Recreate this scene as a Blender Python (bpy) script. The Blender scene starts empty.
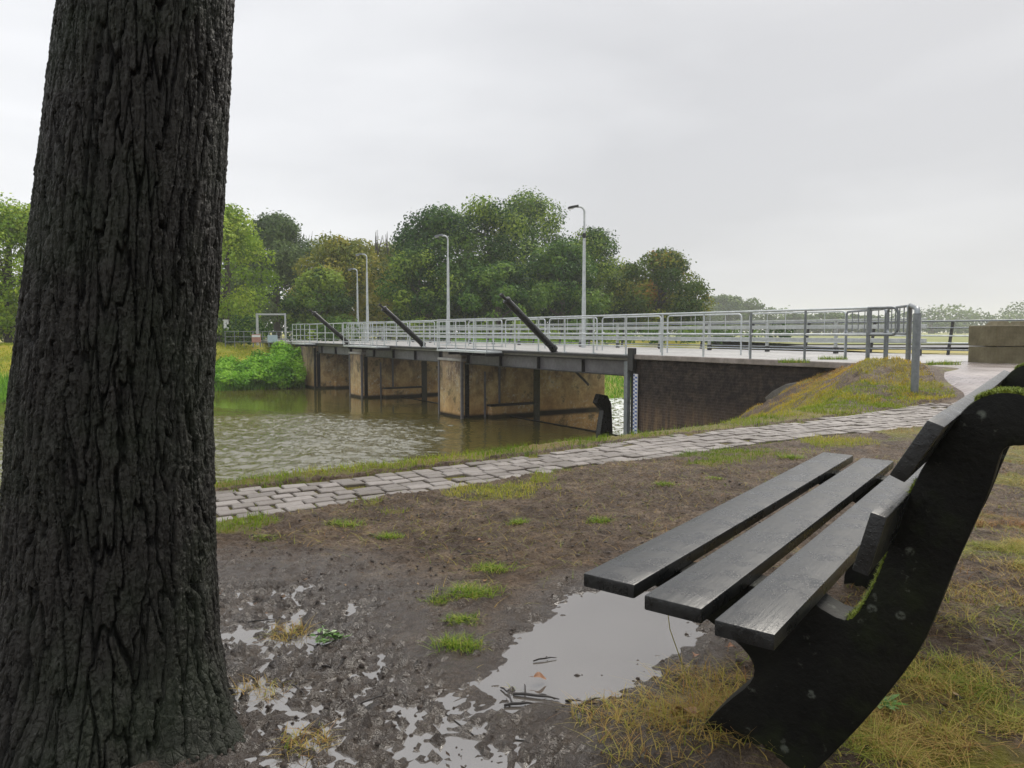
import bpy, math, random
import numpy as np
from mathutils import Vector, Matrix
R = math.radians
random.seed(7)
rng = np.random.default_rng(11)
sc = bpy.context.scene
COL = sc.collection

# ------------------------------------------------------------ noise
def _hash(ix, iy, seed):
    n = (ix.astype(np.int64)*374761393 + iy.astype(np.int64)*668265263 + seed*1274126177) & 0x7fffffff
    n = ((n ^ (n >> 13))*1274126177) & 0x7fffffff
    n = n ^ (n >> 16)
    return (n & 0xffff)/65535.0
def vnoise(x, y, seed=0):
    ix = np.floor(x); iy = np.floor(y); fx = x-ix; fy = y-iy
    fx = fx*fx*(3-2*fx); fy = fy*fy*(3-2*fy)
    a = _hash(ix, iy, seed); b = _hash(ix+1, iy, seed); c = _hash(ix, iy+1, seed); d = _hash(ix+1, iy+1, seed)
    return (a+(b-a)*fx)*(1-fy)+(c+(d-c)*fx)*fy
def fbm(x, y, seed=0, oct=4, g=0.5):
    s = 0; a = 1; t = 0
    for k in range(oct):
        s = s+a*vnoise(x*2**k+17.3*k, y*2**k-9.1*k, seed+k); t += a; a *= g
    return s/t
def sstep(a, b, x):
    t = np.clip((x-a)/(b-a), 0, 1); return t*t*(3-2*t)

# ------------------------------------------------------------ weir coordinates: t along the bridge, o across it (o<0 upstream)
PX, PY = 6.737, 14.457
TB = (-0.52758, 0.84950); NB = (0.84950, 0.52758)
def W(t, o, z=0.0): return Vector((PX+TB[0]*t+NB[0]*o, PY+TB[1]*t+NB[1]*o, z))
def TO(x, y):
    dx = x-PX; dy = y-PY
    return TB[0]*dx+TB[1]*dy, NB[0]*dx+NB[1]*dy
ZD = 0.32; ZW = -2.33; ZL = -3.2
ZPUD = -0.008

# ------------------------------------------------------------ polygons on the ground (metres)
PUD1 = [(-0.10,1.98),(-0.02,2.18),(0.08,2.42),(0.22,2.66),(0.44,2.74),(0.62,2.55),(0.60,2.25),(0.47,2.12),(0.36,1.93),(0.20,1.80),(0.0,1.83)]
PUD2 = [(-1.25,2.78),(-0.75,2.80),(-0.48,2.55),(-0.36,2.20),(-0.22,2.00),(-0.10,1.84),(0.14,1.68),(0.24,1.40),(0.05,1.1),(-0.7,1.1),(-0.75,1.5),(-0.95,2.0),(-1.3,2.2)]
PUD3 = [(3.1,5.15),(3.9,5.6),(4.6,5.9),(4.4,5.5),(3.6,5.0)]
def sdf(poly, x, y):
    d = np.full(np.shape(x), 1e9); ins = np.zeros(np.shape(x), bool); n = len(poly)
    for i in range(n):
        ax, ay = poly[i]; bx, by = poly[(i+1) % n]
        ex, ey = bx-ax, by-ay; wx, wy = x-ax, y-ay
        k = np.clip((wx*ex+wy*ey)/(ex*ex+ey*ey), 0, 1)
        d = np.minimum(d, np.hypot(wx-ex*k, wy-ey*k))
        c = ((ay > y) != (by > y)) & (x < (bx-ax)*(y-ay)/((by-ay) if by != ay else 1e-9)+ax)
        ins ^= c
    return np.where(ins, -d, d)

TE_O = [-60,-12.3,-10.2,-8.6,-7.1,-5,-3,-1.5,0,60]
TE_T = [-6.5,-3.93,-3.7,-3.54,-3.34,-2.75,-1.9,-1.0,0.1,0.1]
def base_h(x, y):
    x = np.asarray(x, float); y = np.asarray(y, float)
    t, o = TO(x, y)
    # near bank
    ztop = 0.30*sstep(-4.6, -0.8, o+0.0*t)
    bul = 0.16*np.exp(-((o+1.9)/1.3)**2)*sstep(-2.6, -1.4, t)
    ztop = ztop+bul*(o < 0.3)
    te = np.interp(o, TE_O, TE_T)
    up = o < 0.6
    te = np.where(o > 0.6, np.where(o < 6.3, 6.1, 3.0+0.15*(o-6.9)), te)
    sl = np.where((o > 0.6) & (o < 6.3), 20.0, 0.52)
    near = ztop-np.maximum(0, t-te)*sl
    # far bank
    top = 0.15+0.10*sstep(44, 70, t)
    sh = np.where(o < 0.6, np.interp(o, [-60, -14, -4, 0.6], [30, 33.9, 36.0, 36.6]), np.where(o < 6.3, 34.9, 28.0))
    slf = np.where(o < 0.6, 0.27, np.where(o < 6.3, 20, 0.42))
    zs = np.where(o < 0.6, ZW, np.where(o < 6.3, -2, ZL))
    far = np.minimum(top, zs+(t-sh)*slf)
    far = np.where(o > 6.3, np.minimum(0.22, zs+(t-sh)*slf), far)
    bed = np.where(o < 3, -3.4, -4.2)
    z = np.maximum(np.maximum(near, far), bed)
    return z

def masks(x, y):
    """grass amount, wetness, path, flatness from the place's own layout"""
    t, o = TO(x, y)
    te = np.interp(o, TE_O, TE_T)
    plow = np.interp(o, [-30,-12.44,-11.4,-10.2,-8.3,-6.3,0], [-5.66,-4.90,-4.80,-4.66,-4.56,-4.60,-4.60])
    pup = np.interp(o, [-30,-12.3,-11.7,-10.4,-9.2,-6.75,-4.1,0], [-5.0,-4.21,-4.2,-4.08,-3.9,-3.75,-3.45,-3.4])
    path = (t > plow) & (t < pup+.07) & (o < -3.8)
    verge = sstep(0.06, 0.16, t-pup)
    n1 = fbm(x*1.3, y*1.3, 5, 4); n2 = fbm(x*5, y*5, 9, 3)
    g = verge*(0.6+0.5*n1)
    # patchy grass along the lower edge of the path
    low = sstep(-0.9, -0.05, t-plow)*(1-sstep(0.0, 0.05, t-plow))
    g = np.maximum(g, low*sstep(0.43, 0.58, n1*0.6+n2*0.4+0.05*sstep(-9, -6, o)))
    # grassland behind and right of the bench
    bx = 0.809*x-0.588*y     # distance to the right of the camera's diagonal
    rgt = sstep(-0.85, -0.1, bx+0.3*(n1-0.5))*sstep(0.45, 0.9, x+0.4*(n2-.5))
    g = np.maximum(g, rgt*(0.10+1.0*sstep(0.40, 0.60, n1*0.5+n2*0.5)))
    g = np.where(path, .62+.8*(n2-.4), np.clip(g, 0, 1))
    g = np.where((o > -5.5) & (t > -3.6) & (t < 6.5) & (o < .6), g*(.25+.75*sstep(.42, .60, fbm(x*2.6, y*2.6, 92, 3))), g)
    g = np.where(t > 20, 1.0, g)
    d1 = sdf(PUD1, x, y); d2 = sdf(PUD2, x, y)
    wet = np.maximum(1-sstep(-0.02, 0.22, d1), 1-sstep(-0.05, 0.50, d2))
    wet = np.where(path, 0.0, wet)
    return g, wet, path, d1, d2

def full_h(x, y):
    x = np.asarray(x, float); y = np.asarray(y, float)
    z = base_h(x, y)
    g, wet, path, d1, d2 = masks(x, y)
    nearm = 1-sstep(9, 16, np.hypot(x, y))
    lump = fbm(x*22, y*22, 3, 3)-0.5
    mid = fbm(x*3.1, y*3.1, 21, 3)-0.5
    clod = np.maximum(0, fbm(x*48, y*48, 33, 2)-0.60)
    z = z+nearm*(0.012+0.030*mid*sstep(0.0, .5, np.minimum(d1, d2)+.1)+0.026*lump+0.045*clod*(1-0.5*g))
    tt_, oo_ = TO(x, y)
    md = sstep(-5.5, -3.5, oo_)*(oo_ < .5)*(tt_ < 6)
    z = z+.075*np.exp(-(((x-.46)/.24)**2+((y-1.53)/.20)**2))
    rd = (tt_ < np.interp(oo_, [-3.9,-3.4,-2.9,-2.4,-1.0,.4,2.3], [-3.5,-3.5,-3.2,-2.75,-1.7,-.8,-.36])+.06) & (oo_ > -3.9)
    z = z+md*(~rd)*(.16*(fbm(x*1.7, y*1.7, 141, 3)-.42)+.09*(fbm(x*6, y*6, 142, 3)-.5)+(.22*np.exp(-((tt_-1.3)/.9)**2)+.10*(fbm(x*3.5, y*3.5, 143, 2)-.5))*sstep(-3, -1.2, oo_)*sstep(-.3, .5, tt_))
    z = np.where(rd & (tt_ > -9.2), base_h(x, y)-.006, z)
    w1 = 1-sstep(-0.10, 0.09, d1+0.005+0.12*(fbm(x*11, y*11, 41, 4, .6)-0.5))
    z = z-w1*0.040
    w2 = 1-sstep(-0.14, 0.12, d2)
    z = z-w2*(0.021-0.062*(fbm(x*62, y*62, 51, 3, .6)-0.5)-0.034*(fbm(x*8, y*8, 77, 2)-0.5))
    far = sstep(10, 30, np.hypot(x, y))
    z = z+far*0.10*(fbm(x*0.35, y*0.35, 61, 3)-0.5)
    z = np.where(path, base_h(x, y)-0.008, z)
    return z, g, wet
def gz(x, y):
    return float(full_h(np.array([x]), np.array([y]))[0][0])

# ------------------------------------------------------------ objects
def tag(o, label=None, cat=None, group=None, kind=None):
    if label: o['label'] = label
    if cat: o['category'] = cat
    if group: o['group'] = group
    if kind: o['kind'] = kind
    return o
def empty(name, loc=(0,0,0), rz=0):
    o = bpy.data.objects.new(name, None); COL.objects.link(o); o.location = loc; o.rotation_euler = (0,0,rz)
    o.empty_display_size = 0.2
    return o
def copy_tree(o, parent=None):
    c = o.copy(); COL.objects.link(c)
    if parent: c.parent = parent
    for ch in [k for k in bpy.data.objects if k.parent == o]: copy_tree(ch, c)
    return c
def np_mesh(name, verts, faces, mat, parent=None, smooth=False, attrs=None):
    """verts Nx3, faces MxK (all same size)"""
    me = bpy.data.meshes.new(name)
    verts = np.asarray(verts, np.float32); faces = np.asarray(faces, np.int32)
    k = faces.shape[1]
    me.vertices.add(len(verts)); me.vertices.foreach_set('co', verts.ravel())
    me.loops.add(faces.size); me.loops.foreach_set('vertex_index', faces.ravel())
    me.polygons.add(len(faces))
    me.polygons.foreach_set('loop_start', np.arange(0, faces.size, k, dtype=np.int32))
    me.polygons.foreach_set('loop_total', np.full(len(faces), k, np.int32))
    me.polygons.foreach_set('use_smooth', np.full(len(faces), smooth))
    me.update(calc_edges=True)
    if attrs:
        for an, av in attrs.items():
            a = me.attributes.new(an, 'FLOAT', 'POINT'); a.data.foreach_set('value', np.asarray(av, np.float32))
    me.materials.append(mat)
    o = bpy.data.objects.new(name, me); COL.objects.link(o)
    if parent: o.parent = parent
    return o
class MB:
    def __init__(s): s.v = []; s.f = []
    def add(s, vs, fs):
        n = len(s.v); s.v += [tuple(v) for v in vs]; s.f += [tuple(n+i for i in f) for f in fs]; return s
    def box(s, c, u, v, w):
        c = Vector(c); u = Vector(u); v = Vector(v); w = Vector(w)
        p = [c+a*u+b*v+d*w for d in (-.5,.5) for b in (-.5,.5) for a in (-.5,.5)]
        return s.add(p, [(0,2,3,1),(4,5,7,6),(0,1,5,4),(2,6,7,3),(0,4,6,2),(1,3,7,5)])
    def wbox(s, t0, t1, o0, o1, z0, z1):
        p = [W(t, o, z) for z in (z0,z1) for o in (o0,o1) for t in (t0,t1)]
        return s.add(p, [(0,2,3,1),(4,5,7,6),(0,1,5,4),(2,6,7,3),(0,4,6,2),(1,3,7,5)])
    def tube(s, pts, r, seg=8, cap=True):
        pts = [Vector(p) for p in pts]; n = len(pts)
        rs = r if isinstance(r, (list, tuple)) else [r]*n
        base = len(s.v); up = None
        for i, p in enumerate(pts):
            d = (pts[min(i+1,n-1)]-pts[max(i-1,0)]).normalized()
            if up is None:
                up = Vector((0,0,1)) if abs(d.z) < .9 else Vector((1,0,0))
            a = d.cross(up).normalized(); b = a.cross(d).normalized(); up = b
            for k in range(seg):
                t = 2*math.pi*k/seg
                s.v.append(tuple(p+(a*math.cos(t)+b*math.sin(t))*rs[i]))
        for i in range(n-1):
            for k in range(seg):
                k2 = (k+1) % seg
                s.f.append((base+i*seg+k, base+i*seg+k2, base+(i+1)*seg+k2, base+(i+1)*seg+k))
        if cap:
            s.f.append(tuple(base+k for k in range(seg))[::-1]); s.f.append(tuple(base+(n-1)*seg+k for k in range(seg)))
        return s
    def prism(s, loop, off):
        off = Vector(off); n = len(loop); L = [Vector(p) for p in loop]
        return s.add(L+[p+off for p in L], [tuple(range(n))[::-1], tuple(range(n,2*n))]+[(i,(i+1)%n,n+(i+1)%n,n+i) for i in range(n)])
    def build(s, name, mat, parent=None, bevel=0, smooth=False, seg=2, sub=0):
        me = bpy.data.meshes.new(name); me.from_pydata(s.v, [], s.f); me.materials.append(mat)
        import bmesh
        bm = bmesh.new(); bm.from_mesh(me); bmesh.ops.recalc_face_normals(bm, faces=bm.faces)
        if bevel:
            es = [e for e in bm.edges if len(e.link_faces) == 2 and e.calc_face_angle(0) > 0.6]
            bmesh.ops.bevel(bm, geom=es, offset=bevel, segments=seg, affect='EDGES', profile=.6)
        bm.to_mesh(me); bm.free()
        if smooth:
            me.polygons.foreach_set('use_smooth', [True]*len(me.polygons))
            try: me.set_sharp_from_angle(angle=R(40))
            except Exception: pass
        o = bpy.data.objects.new(name, me); COL.objects.link(o)
        if parent: o.parent = parent
        return o

# ------------------------------------------------------------ materials
class NT:
    def __init__(s, name, world=False):
        s.m = bpy.data.materials.new(name); s.m.use_nodes = True; s.t = s.m.node_tree
        s.b = s.t.nodes['Principled BSDF']; s.out = s.t.nodes['Material Output']
        s.tc = s.t.nodes.new('ShaderNodeTexCoord')
    def n(s, typ, **kw):
        x = s.t.nodes.new(typ)
        for k, v in kw.items():
            if k.startswith('_'): setattr(x, k[1:], v)
            else: x.inputs[k.replace('__', ' ')].default_value = v
        return x
    def l(s, a, b): s.t.links.new(a, b); return s
    def coord(s, scale=(1,1,1), src='Object', rot=(0,0,0)):
        m = s.n('ShaderNodeMapping'); m.inputs['Scale'].default_value = scale; m.inputs['Rotation'].default_value = rot
        s.l(s.tc.outputs[src], m.inputs['Vector']); return m.outputs[0]
    def noise(s, scale, detail=4, rough=.55, vec=None, dist=0):
        x = s.n('ShaderNodeTexNoise', Scale=scale, Detail=detail, Roughness=rough, Distortion=dist)
        s.l(vec if vec is not None else s.tc.outputs['Object'], x.inputs['Vector']); return x.outputs['Fac']
    def ramp(s, fac, stops):
        r = s.n('ShaderNodeValToRGB'); e = r.color_ramp.elements
        while len(e) < len(stops): e.new(.5)
        for el, (p, c) in zip(e, stops):
            el.position = p; el.color = (*c, 1) if len(c) == 3 else c
        s.l(fac, r.inputs[0]); return r.outputs[0]
    def mix(s, fac, a, b, mode='MIX'):
        m = s.t.nodes.new('ShaderNodeMix'); m.data_type = 'RGBA'; m.blend_type = mode
        for sock, v in ((0, fac), (6, a), (7, b)):
            if hasattr(v, 'links'): s.l(v, m.inputs[sock])
            elif sock == 0: m.inputs[0].default_value = v
            else: m.inputs[sock].default_value = (*v, 1)
        return m.outputs[2]
    def math(s, op, a, b=0, clamp=False):
        m = s.t.nodes.new('ShaderNodeMath'); m.operation = op; m.use_clamp = clamp
        for i, v in enumerate((a, b)):
            if hasattr(v, 'links'): s.l(v, m.inputs[i])
            else: m.inputs[i].default_value = v
        return m.outputs[0]
    def val(s, fac, a, b, lo=0, hi=1):
        m = s.n('ShaderNodeMapRange'); m.inputs[1].default_value = lo; m.inputs[2].default_value = hi
        m.inputs[3].default_value = a; m.inputs[4].default_value = b; s.l(fac, m.inputs[0]); return m.outputs[0]
    def attr(s, name):
        a = s.n('ShaderNodeAttribute'); a.attribute_name = name; return a.outputs['Fac']
    def set(s, color=None, rough=None, metal=0, bump=None, bs=.5, bd=.01, ior=None, spec=None):
        for k, v in (('Base Color', color), ('Roughness', rough), ('Metallic', metal), ('IOR', ior), ('Specular IOR Level', spec)):
            if v is None: continue
            if hasattr(v, 'links'): s.l(v, s.b.inputs[k])
            elif k == 'Base Color': s.b.inputs[k].default_value = (*v, 1)
            else: s.b.inputs[k].default_value = v
        if bump is not None:
            b = s.n('ShaderNodeBump', Strength=bs, Distance=bd); s.l(bump, b.inputs['Height']); s.l(b.outputs[0], s.b.inputs['Normal'])
        return s.m

def mat_simple(name, c1, c2, scale=8, rough=(.4,.7), bd=.004, bs=.5, metal=0, det=6, stretch=(1,1,1)):
    n = NT(name); v = n.coord(stretch)
    f = n.noise(scale, det, .6, v); f2 = n.noise(scale*5.3, 4, .6, v)
    c = n.ramp(f, [(.32, c1), (.68, c2)])
    c = n.mix(n.val(f2, 0, .35, .4, .7), c, tuple(k*.6 for k in c1))
    return n.set(c, n.val(f2, rough[0], rough[1], .3, .7), metal, f2, bs, bd)

# ground
n = NT('soil_and_grass'); g = n.attr('grass'); wt = n.attr('wet')
f1 = n.noise(1.3, 5, .6); f2 = n.noise(7, 8, .75); f3 = n.noise(70, 4, .7)
mud = n.ramp(f2, [(.30, (.040,.026,.017)), (.5, (.125,.086,.056)), (.68, (.26,.19,.125))])
mud = n.mix(n.val(n.noise(2.1, 5, .7), 0, .6, .42, .62), mud, (.045,.028,.018))
mud = n.mix(n.val(n.noise(3.3, 6, .7, n.coord((1,1,1), rot=(0,0,1))), 0, .5, .55, .7), mud, (.24,.165,.095))
mud = n.mix(n.val(f3, 0, .7, .42, .66), mud, (.026,.017,.011))
mud = n.mix(n.math('MULTIPLY', wt, .7), mud, (.045,.034,.026))
# grass ground
gr = n.ramp(f1, [(.32, (.10,.13,.014)), (.5, (.19,.175,.02)), (.68, (.22,.15,.03))])
gr = n.mix(n.val(f2, 0, .7, .4, .65), gr, (.07,.050,.022))
gr = n.mix(n.attr('far'), gr, n.mix(n.val(f2, 0, .5, .4, .65), n.ramp(f1, [(.32, (.20,.26,.02)), (.5, (.34,.32,.03)), (.68, (.40,.30,.04))]), (.16,.18,.02)))
dirt = n.val(f2, -.35, .35, .3, .7)
sep = n.math('ADD', g, n.math('MULTIPLY', dirt, 1.0))
gm = n.val(sep, 0, .85, .35, .75)
c = n.mix(gm, mud, gr)
rg = n.val(f3, .28, .75, .35, .7); rg = n.mix(wt, n.mix(.0, rg, rg), (.16,.16,.16))
cm = n.t.nodes.new('ShaderNodeRGBToBW'); n.l(rg, cm.inputs[0])
GROUND = n.set(c, cm.outputs[0], 0, n.math('ADD', n.math('ADD', f3, n.math('MULTIPLY', n.noise(190, 3, .7), .5)), n.math('MULTIPLY', f2, .8)), 1.0, .016, None, n.val(wt, .12, .75))

def field_mat(name, a, b, s=.15):
    n = NT(name); f = n.noise(s, 5, .6); f2 = n.noise(2.5, 5, .7)
    c = n.mix(n.val(f2, 0, .5, .35, .7), n.ramp(f, [(.35, a), (.65, b)]), tuple(k*.7 for k in a))
    return n.set(c, .8, 0, f2, .6, .08)
FIELD = field_mat('meadow', (.13,.17,.03), (.24,.22,.05))
DRY = field_mat('dry_verge', (.26,.22,.04), (.33,.26,.05), .4)

n = NT('river_water')
v = n.coord((1,1,1)); big = n.noise(.16, 3, .5, n.coord((1,1.5,1), rot=(0,0,.5)))
w1 = n.noise(5.5, 3, .6, n.coord((1,1.7,1), rot=(0,0,.35))); w2 = n.noise(1.1, 3, .5, n.coord((1,1.7,1), rot=(0,0,.35)), .4)
rm = n.attr('rough')
hgt = n.math('ADD', n.math('MULTIPLY', w1, n.val(rm, .015, 1.0)), n.math('MULTIPLY', w2, n.val(rm, .05, 1.1)))
fo = n.attr('foam')
fn = n.noise(4.5, 6, .7, n.coord((1,.45,1), rot=(0,0,.55)), .6)
foam = n.math('MULTIPLY', fo, n.val(fn, 0, 1, .42, .56))
col = n.mix(foam, n.ramp(big, [(.3, (.066,.056,.013)), (.7, (.094,.080,.018))]), (.65,.68,.66))
WATER = n.set(col, n.val(foam, .04, .6), 0, n.math('ADD', hgt, n.math('MULTIPLY', fn, n.math('MULTIPLY', fo, .8))), .8, .03, 2.05)

n = NT('puddle_water'); f = n.noise(1.5, 2)
PUDM = n.set(n.ramp(f, [(.3, (.085,.074,.064)), (.7, (.13,.115,.10))]), .02, 0, n.noise(6, 2), .05, .002, 3.0)  # base colour lightened to stand in for part of the sky reflection

n = NT('paving_stone'); ra = n.attr('rnd'); f = n.noise(14, 5, .7); f2 = n.noise(120, 3)
c = n.ramp(ra, [(0, (.12,.098,.082)), (.5, (.175,.148,.13)), (1, (.25,.218,.198))])
c = n.mix(n.val(f, 0, .6, .45, .7), c, (.12,.105,.08))
STONE = n.set(c, n.val(f, .25, .6, .3, .7), 0, n.math('ADD', f2, f), .5, .004)

n = NT('brick_road')
br = n.n('ShaderNodeTexBrick', Scale=1.0); br.inputs['Brick Width'].default_value = .22; br.inputs['Row Height'].default_value = .11
br.inputs['Mortar Size'].default_value = .008; br.inputs['Mortar Smooth'].default_value = .3
br.inputs['Color1'].default_value = (.24,.195,.185,1); br.inputs['Color2'].default_value = (.33,.28,.27,1); br.inputs['Mortar'].default_value = (.10,.09,.07,1)
n.l(n.coord((1,1,1), rot=(0,0,R(58))), br.inputs['Vector']); f = n.noise(2.2, 5, .6); f2 = n.noise(.5, 3)
c = n.mix(n.val(f, 0, .6, .4, .7), br.outputs[0], (.17,.145,.135))
ROAD = n.set(c, n.val(f2, .18, .5, .35, .65), 0, n.math('SUBTRACT', n.math('MULTIPLY', f, .4), br.outputs['Fac']), .6, .006)

ASPH = mat_simple('wet_asphalt', (.16,.155,.15), (.24,.235,.23), 2.5, (.2,.45), .004)
DARKASPH = mat_simple('asphalt_lane', (.06,.06,.062), (.085,.085,.087), 2.5, (.3,.5), .004)

# bark
n = NT('furrowed_bark'); v = n.coord((1,1,.25)); h = n.attr('ridge'); f = n.noise(26, 6, .7, v); f2 = n.noise(110, 4, .7); f3 = n.noise(3, 4, .6)
c = n.ramp(h, [(.0, (.0015,.0014,.0011)), (.35, (.0095,.0087,.007)), (.8, (.025,.0228,.0185))])
c = n.mix(n.val(f, 0, .7, .4, .7), c, (.016,.014,.012))
c = n.mix(n.val(f3, 0, .75, .44, .62), c, (.017,.024,.011))
c = n.mix(n.val(n.noise(17, 4, .7), 0, .6, .56, .70), c, (.050,.050,.042))
sp = n.n('ShaderNodeTexVoronoi', Scale=38.0); n.l(n.tc.outputs['Object'], sp.inputs['Vector'])
c = n.mix(n.val(sp.outputs['Distance'], .5, 0, .02, .10), c, (.13,.13,.12))
vk = n.n('ShaderNodeTexVoronoi', Scale=55.0); vk.feature = 'DISTANCE_TO_EDGE'; n.l(n.coord((1,1,.16)), vk.inputs['Vector'])
ck = n.val(vk.outputs['Distance'], 0, 1, .0, .12)
BARK = n.set(c, n.val(f2, .32, .65, .3, .7), 0, n.math('ADD', n.math('ADD', f, n.math('MULTIPLY', f2, .9)), n.math('MULTIPLY', ck, .35)), 1.0, .009, None, .32)

# bench
n = NT('wet_painted_wood'); 
m1 = n.n('ShaderNodeMapping'); m1.inputs['Rotation'].default_value = (0,0,R(35.8)); n.l(n.tc.outputs['Object'], m1.inputs['Vector'])
m2 = n.n('ShaderNodeMapping'); m2.inputs['Scale'].default_value = (30,1.6,30); n.l(m1.outputs[0], m2.inputs['Vector'])
f = n.noise(3.0, 6, .6, m2.outputs[0]); f2 = n.noise(14, 5, .6); f3 = n.noise(220, 3)
c = n.ramp(f, [(.3, (.007,.0075,.0075)), (.7, (.020,.021,.021))])
c = n.mix(n.val(f2, 0, .5, .45, .7), c, (.034,.036,.035))
vv = n.n('ShaderNodeTexVoronoi', Scale=240.0); n.l(n.tc.outputs['Object'], vv.inputs['Vector'])
dr = n.val(vv.outputs['Distance'], 1, 0, .15, .35)
WOOD = n.set(c, n.val(f2, .20, .42, .35, .65), 0, n.math('ADD', n.math('MULTIPLY', f, 1.2), n.math('MULTIPLY', dr, .25)), .5, .0022, 1.5)

def moss_mix(n, c, lo=.35, hi=.8, amt=.95):
    ge = n.n('ShaderNodeNewGeometry'); sx = n.n('ShaderNodeSeparateXYZ'); n.l(ge.outputs['Normal'], sx.inputs[0])
    ms = n.noise(18, 5, .65)
    sz = n.n('ShaderNodeSeparateXYZ'); n.l(n.tc.outputs['Object'], sz.inputs[0])
    k = n.math('MULTIPLY', n.math('MULTIPLY', n.val(sx.outputs['Z'], 0, 1, lo, hi), n.val(ms, 0, amt, .30, .50)), n.val(sz.outputs['Z'], 0, 1, .42, .47))
    mc = n.ramp(n.noise(45, 4), [(.3, (.07,.10,.012)), (.7, (.20,.24,.03))])
    return n.mix(k, c, mc)
n = NT('weathered_dark_concrete'); f = n.noise(9, 6, .65); f2 = n.noise(90, 4, .7); f4 = n.noise(2.2, 3)
c = n.ramp(f, [(.35, (.0035,.0035,.003)), (.7, (.012,.012,.0095))])
vo = n.n('ShaderNodeTexVoronoi', Scale=16.0); n.l(n.coord((1,1,1)), vo.inputs['Vector'])
ring = n.math('MULTIPLY', n.val(vo.outputs['Distance'], 1, 0, .10, .16), n.val(n.noise(4.5, 2), 0, 1, .38, .48))
c = n.mix(n.math('MULTIPLY', ring, n.val(f2, 0, .9, .40, .55)), c, (.11,.12,.10))
c = n.mix(n.val(n.noise(6, 5, .7), 0, .8, .50, .66), c, (.016,.021,.008))
c = n.mix(n.val(n.noise(40, 4, .7), 0, .8, .64, .72), c, (.075,.08,.065))
c = moss_mix(n, c, .55, .95, .75)
SUPPORT = n.set(c, .55, 0, n.math('ADD', f, n.math('MULTIPLY', f2, .5)), .9, .004, None, .18)
n = NT('moss'); MOSS = n.set(n.ramp(n.noise(60, 4), [(.3, (.075,.11,.012)), (.7, (.24,.29,.035))]), .9, 0, n.noise(180, 3), .8, .004)

# bridge
n = NT('stained_pier_concrete'); se = n.n('ShaderNodeSeparateXYZ'); n.l(n.tc.outputs['Object'], se.inputs[0])
f = n.noise(1.6, 8, .72); f2 = n.noise(1.0, 6, .65, n.coord((1.7,1.7,.75))); f3 = n.noise(9, 6, .75); f5 = n.noise(.9, 4)
c = n.ramp(f, [(.30, (.15,.10,.055)), (.46, (.38,.27,.13)), (.58, (.56,.43,.22)), (.72, (.66,.58,.40))])
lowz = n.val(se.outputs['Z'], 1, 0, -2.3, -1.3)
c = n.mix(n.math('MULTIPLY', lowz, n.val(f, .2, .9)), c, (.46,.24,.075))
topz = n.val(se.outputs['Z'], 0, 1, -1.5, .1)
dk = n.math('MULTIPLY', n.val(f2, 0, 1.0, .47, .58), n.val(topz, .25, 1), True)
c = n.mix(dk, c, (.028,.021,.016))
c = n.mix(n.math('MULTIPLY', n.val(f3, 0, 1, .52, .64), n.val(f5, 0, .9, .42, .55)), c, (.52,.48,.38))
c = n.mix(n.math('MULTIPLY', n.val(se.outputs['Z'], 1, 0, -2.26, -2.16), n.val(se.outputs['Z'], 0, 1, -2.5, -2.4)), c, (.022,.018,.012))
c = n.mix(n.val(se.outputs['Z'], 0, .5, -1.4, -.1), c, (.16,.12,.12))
c = n.mix(n.math('MULTIPLY', n.val(n.noise(.8, 6, .75), 0, .85, .55, .62), .9), c, (.055,.045,.022))
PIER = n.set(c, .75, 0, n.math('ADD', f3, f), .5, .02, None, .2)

n = NT('dark_wet_brick'); se = n.n('ShaderNodeSeparateXYZ'); n.l(n.tc.outputs['Object'], se.inputs[0])
br = n.n('ShaderNodeTexBrick', Scale=1.0); br.inputs['Brick Width'].default_value = .22; br.inputs['Row Height'].default_value = .07
br.inputs['Mortar Size'].default_value = .008
br.inputs['Color1'].default_value = (.042,.026,.020,1); br.inputs['Color2'].default_value = (.066,.043,.032,1); br.inputs['Mortar'].default_value = (.080,.062,.050,1)
cb = n.n('ShaderNodeCombineXYZ')
dd = n.math('ADD', n.math('MULTIPLY', se.outputs['X'], -.5276), n.math('MULTIPLY', se.outputs['Y'], .8495))
n.l(dd, cb.inputs[0]); n.l(se.outputs['Z'], cb.inputs[1]); n.l(cb.outputs[0], br.inputs['Vector'])
f = n.noise(1.2, 6, .7, n.coord((3.2,3.2,.4))); f2 = n.noise(6, 5, .7)
c = n.mix(n.math('MULTIPLY', n.val(f, 0, .9, .45, .62), n.val(se.outputs['Z'], .9, .1, -1.6, -.5)), br.outputs[0], (.22,.145,.075))
c = n.mix(n.math('MULTIPLY', n.val(f2, .35, 1, .35, .6), n.val(n.math('ADD', se.outputs['Z'], n.val(f, -.5, .5)), 0, .95, -1.25, -.65)), c, (.009,.007,.006))
BRICK = n.set(c, n.val(f2, .4, .75, .3, .7), 0, n.math('SUBTRACT', n.math('MULTIPLY', f2, 1.6), n.math('MULTIPLY', br.outputs['Fac'], .4)), .8, .03, None, .25)
COPING = mat_simple('worn_coping', (.16,.135,.115), (.30,.26,.235), 3, (.35,.6), .01)
DECK = mat_simple('pale_concrete_deck', (.25,.24,.23), (.38,.37,.35), 1.5, (.3,.6), .006)
GALV = mat_simple('galvanised_steel', (.40,.43,.435), (.58,.61,.61), 6, (.35,.55), .001, .2, .25)
GALVD = mat_simple('dull_grey_steel', (.15,.165,.175), (.24,.26,.27), 6, (.35,.55), .001, .2, .4)
BARRIER = mat_simple('grey_guard_rail', (.33,.35,.34), (.47,.49,.47), 5, (.4,.6), .001, .2, .1)
GIRD = mat_simple('grey_painted_girder', (.10,.097,.105), (.16,.155,.165), 1.8, (.4,.6), .003, .4)
DARKST = mat_simple('dark_steel', (.010,.010,.011), (.028,.027,.026), 5, (.35,.6), .003)
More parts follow.
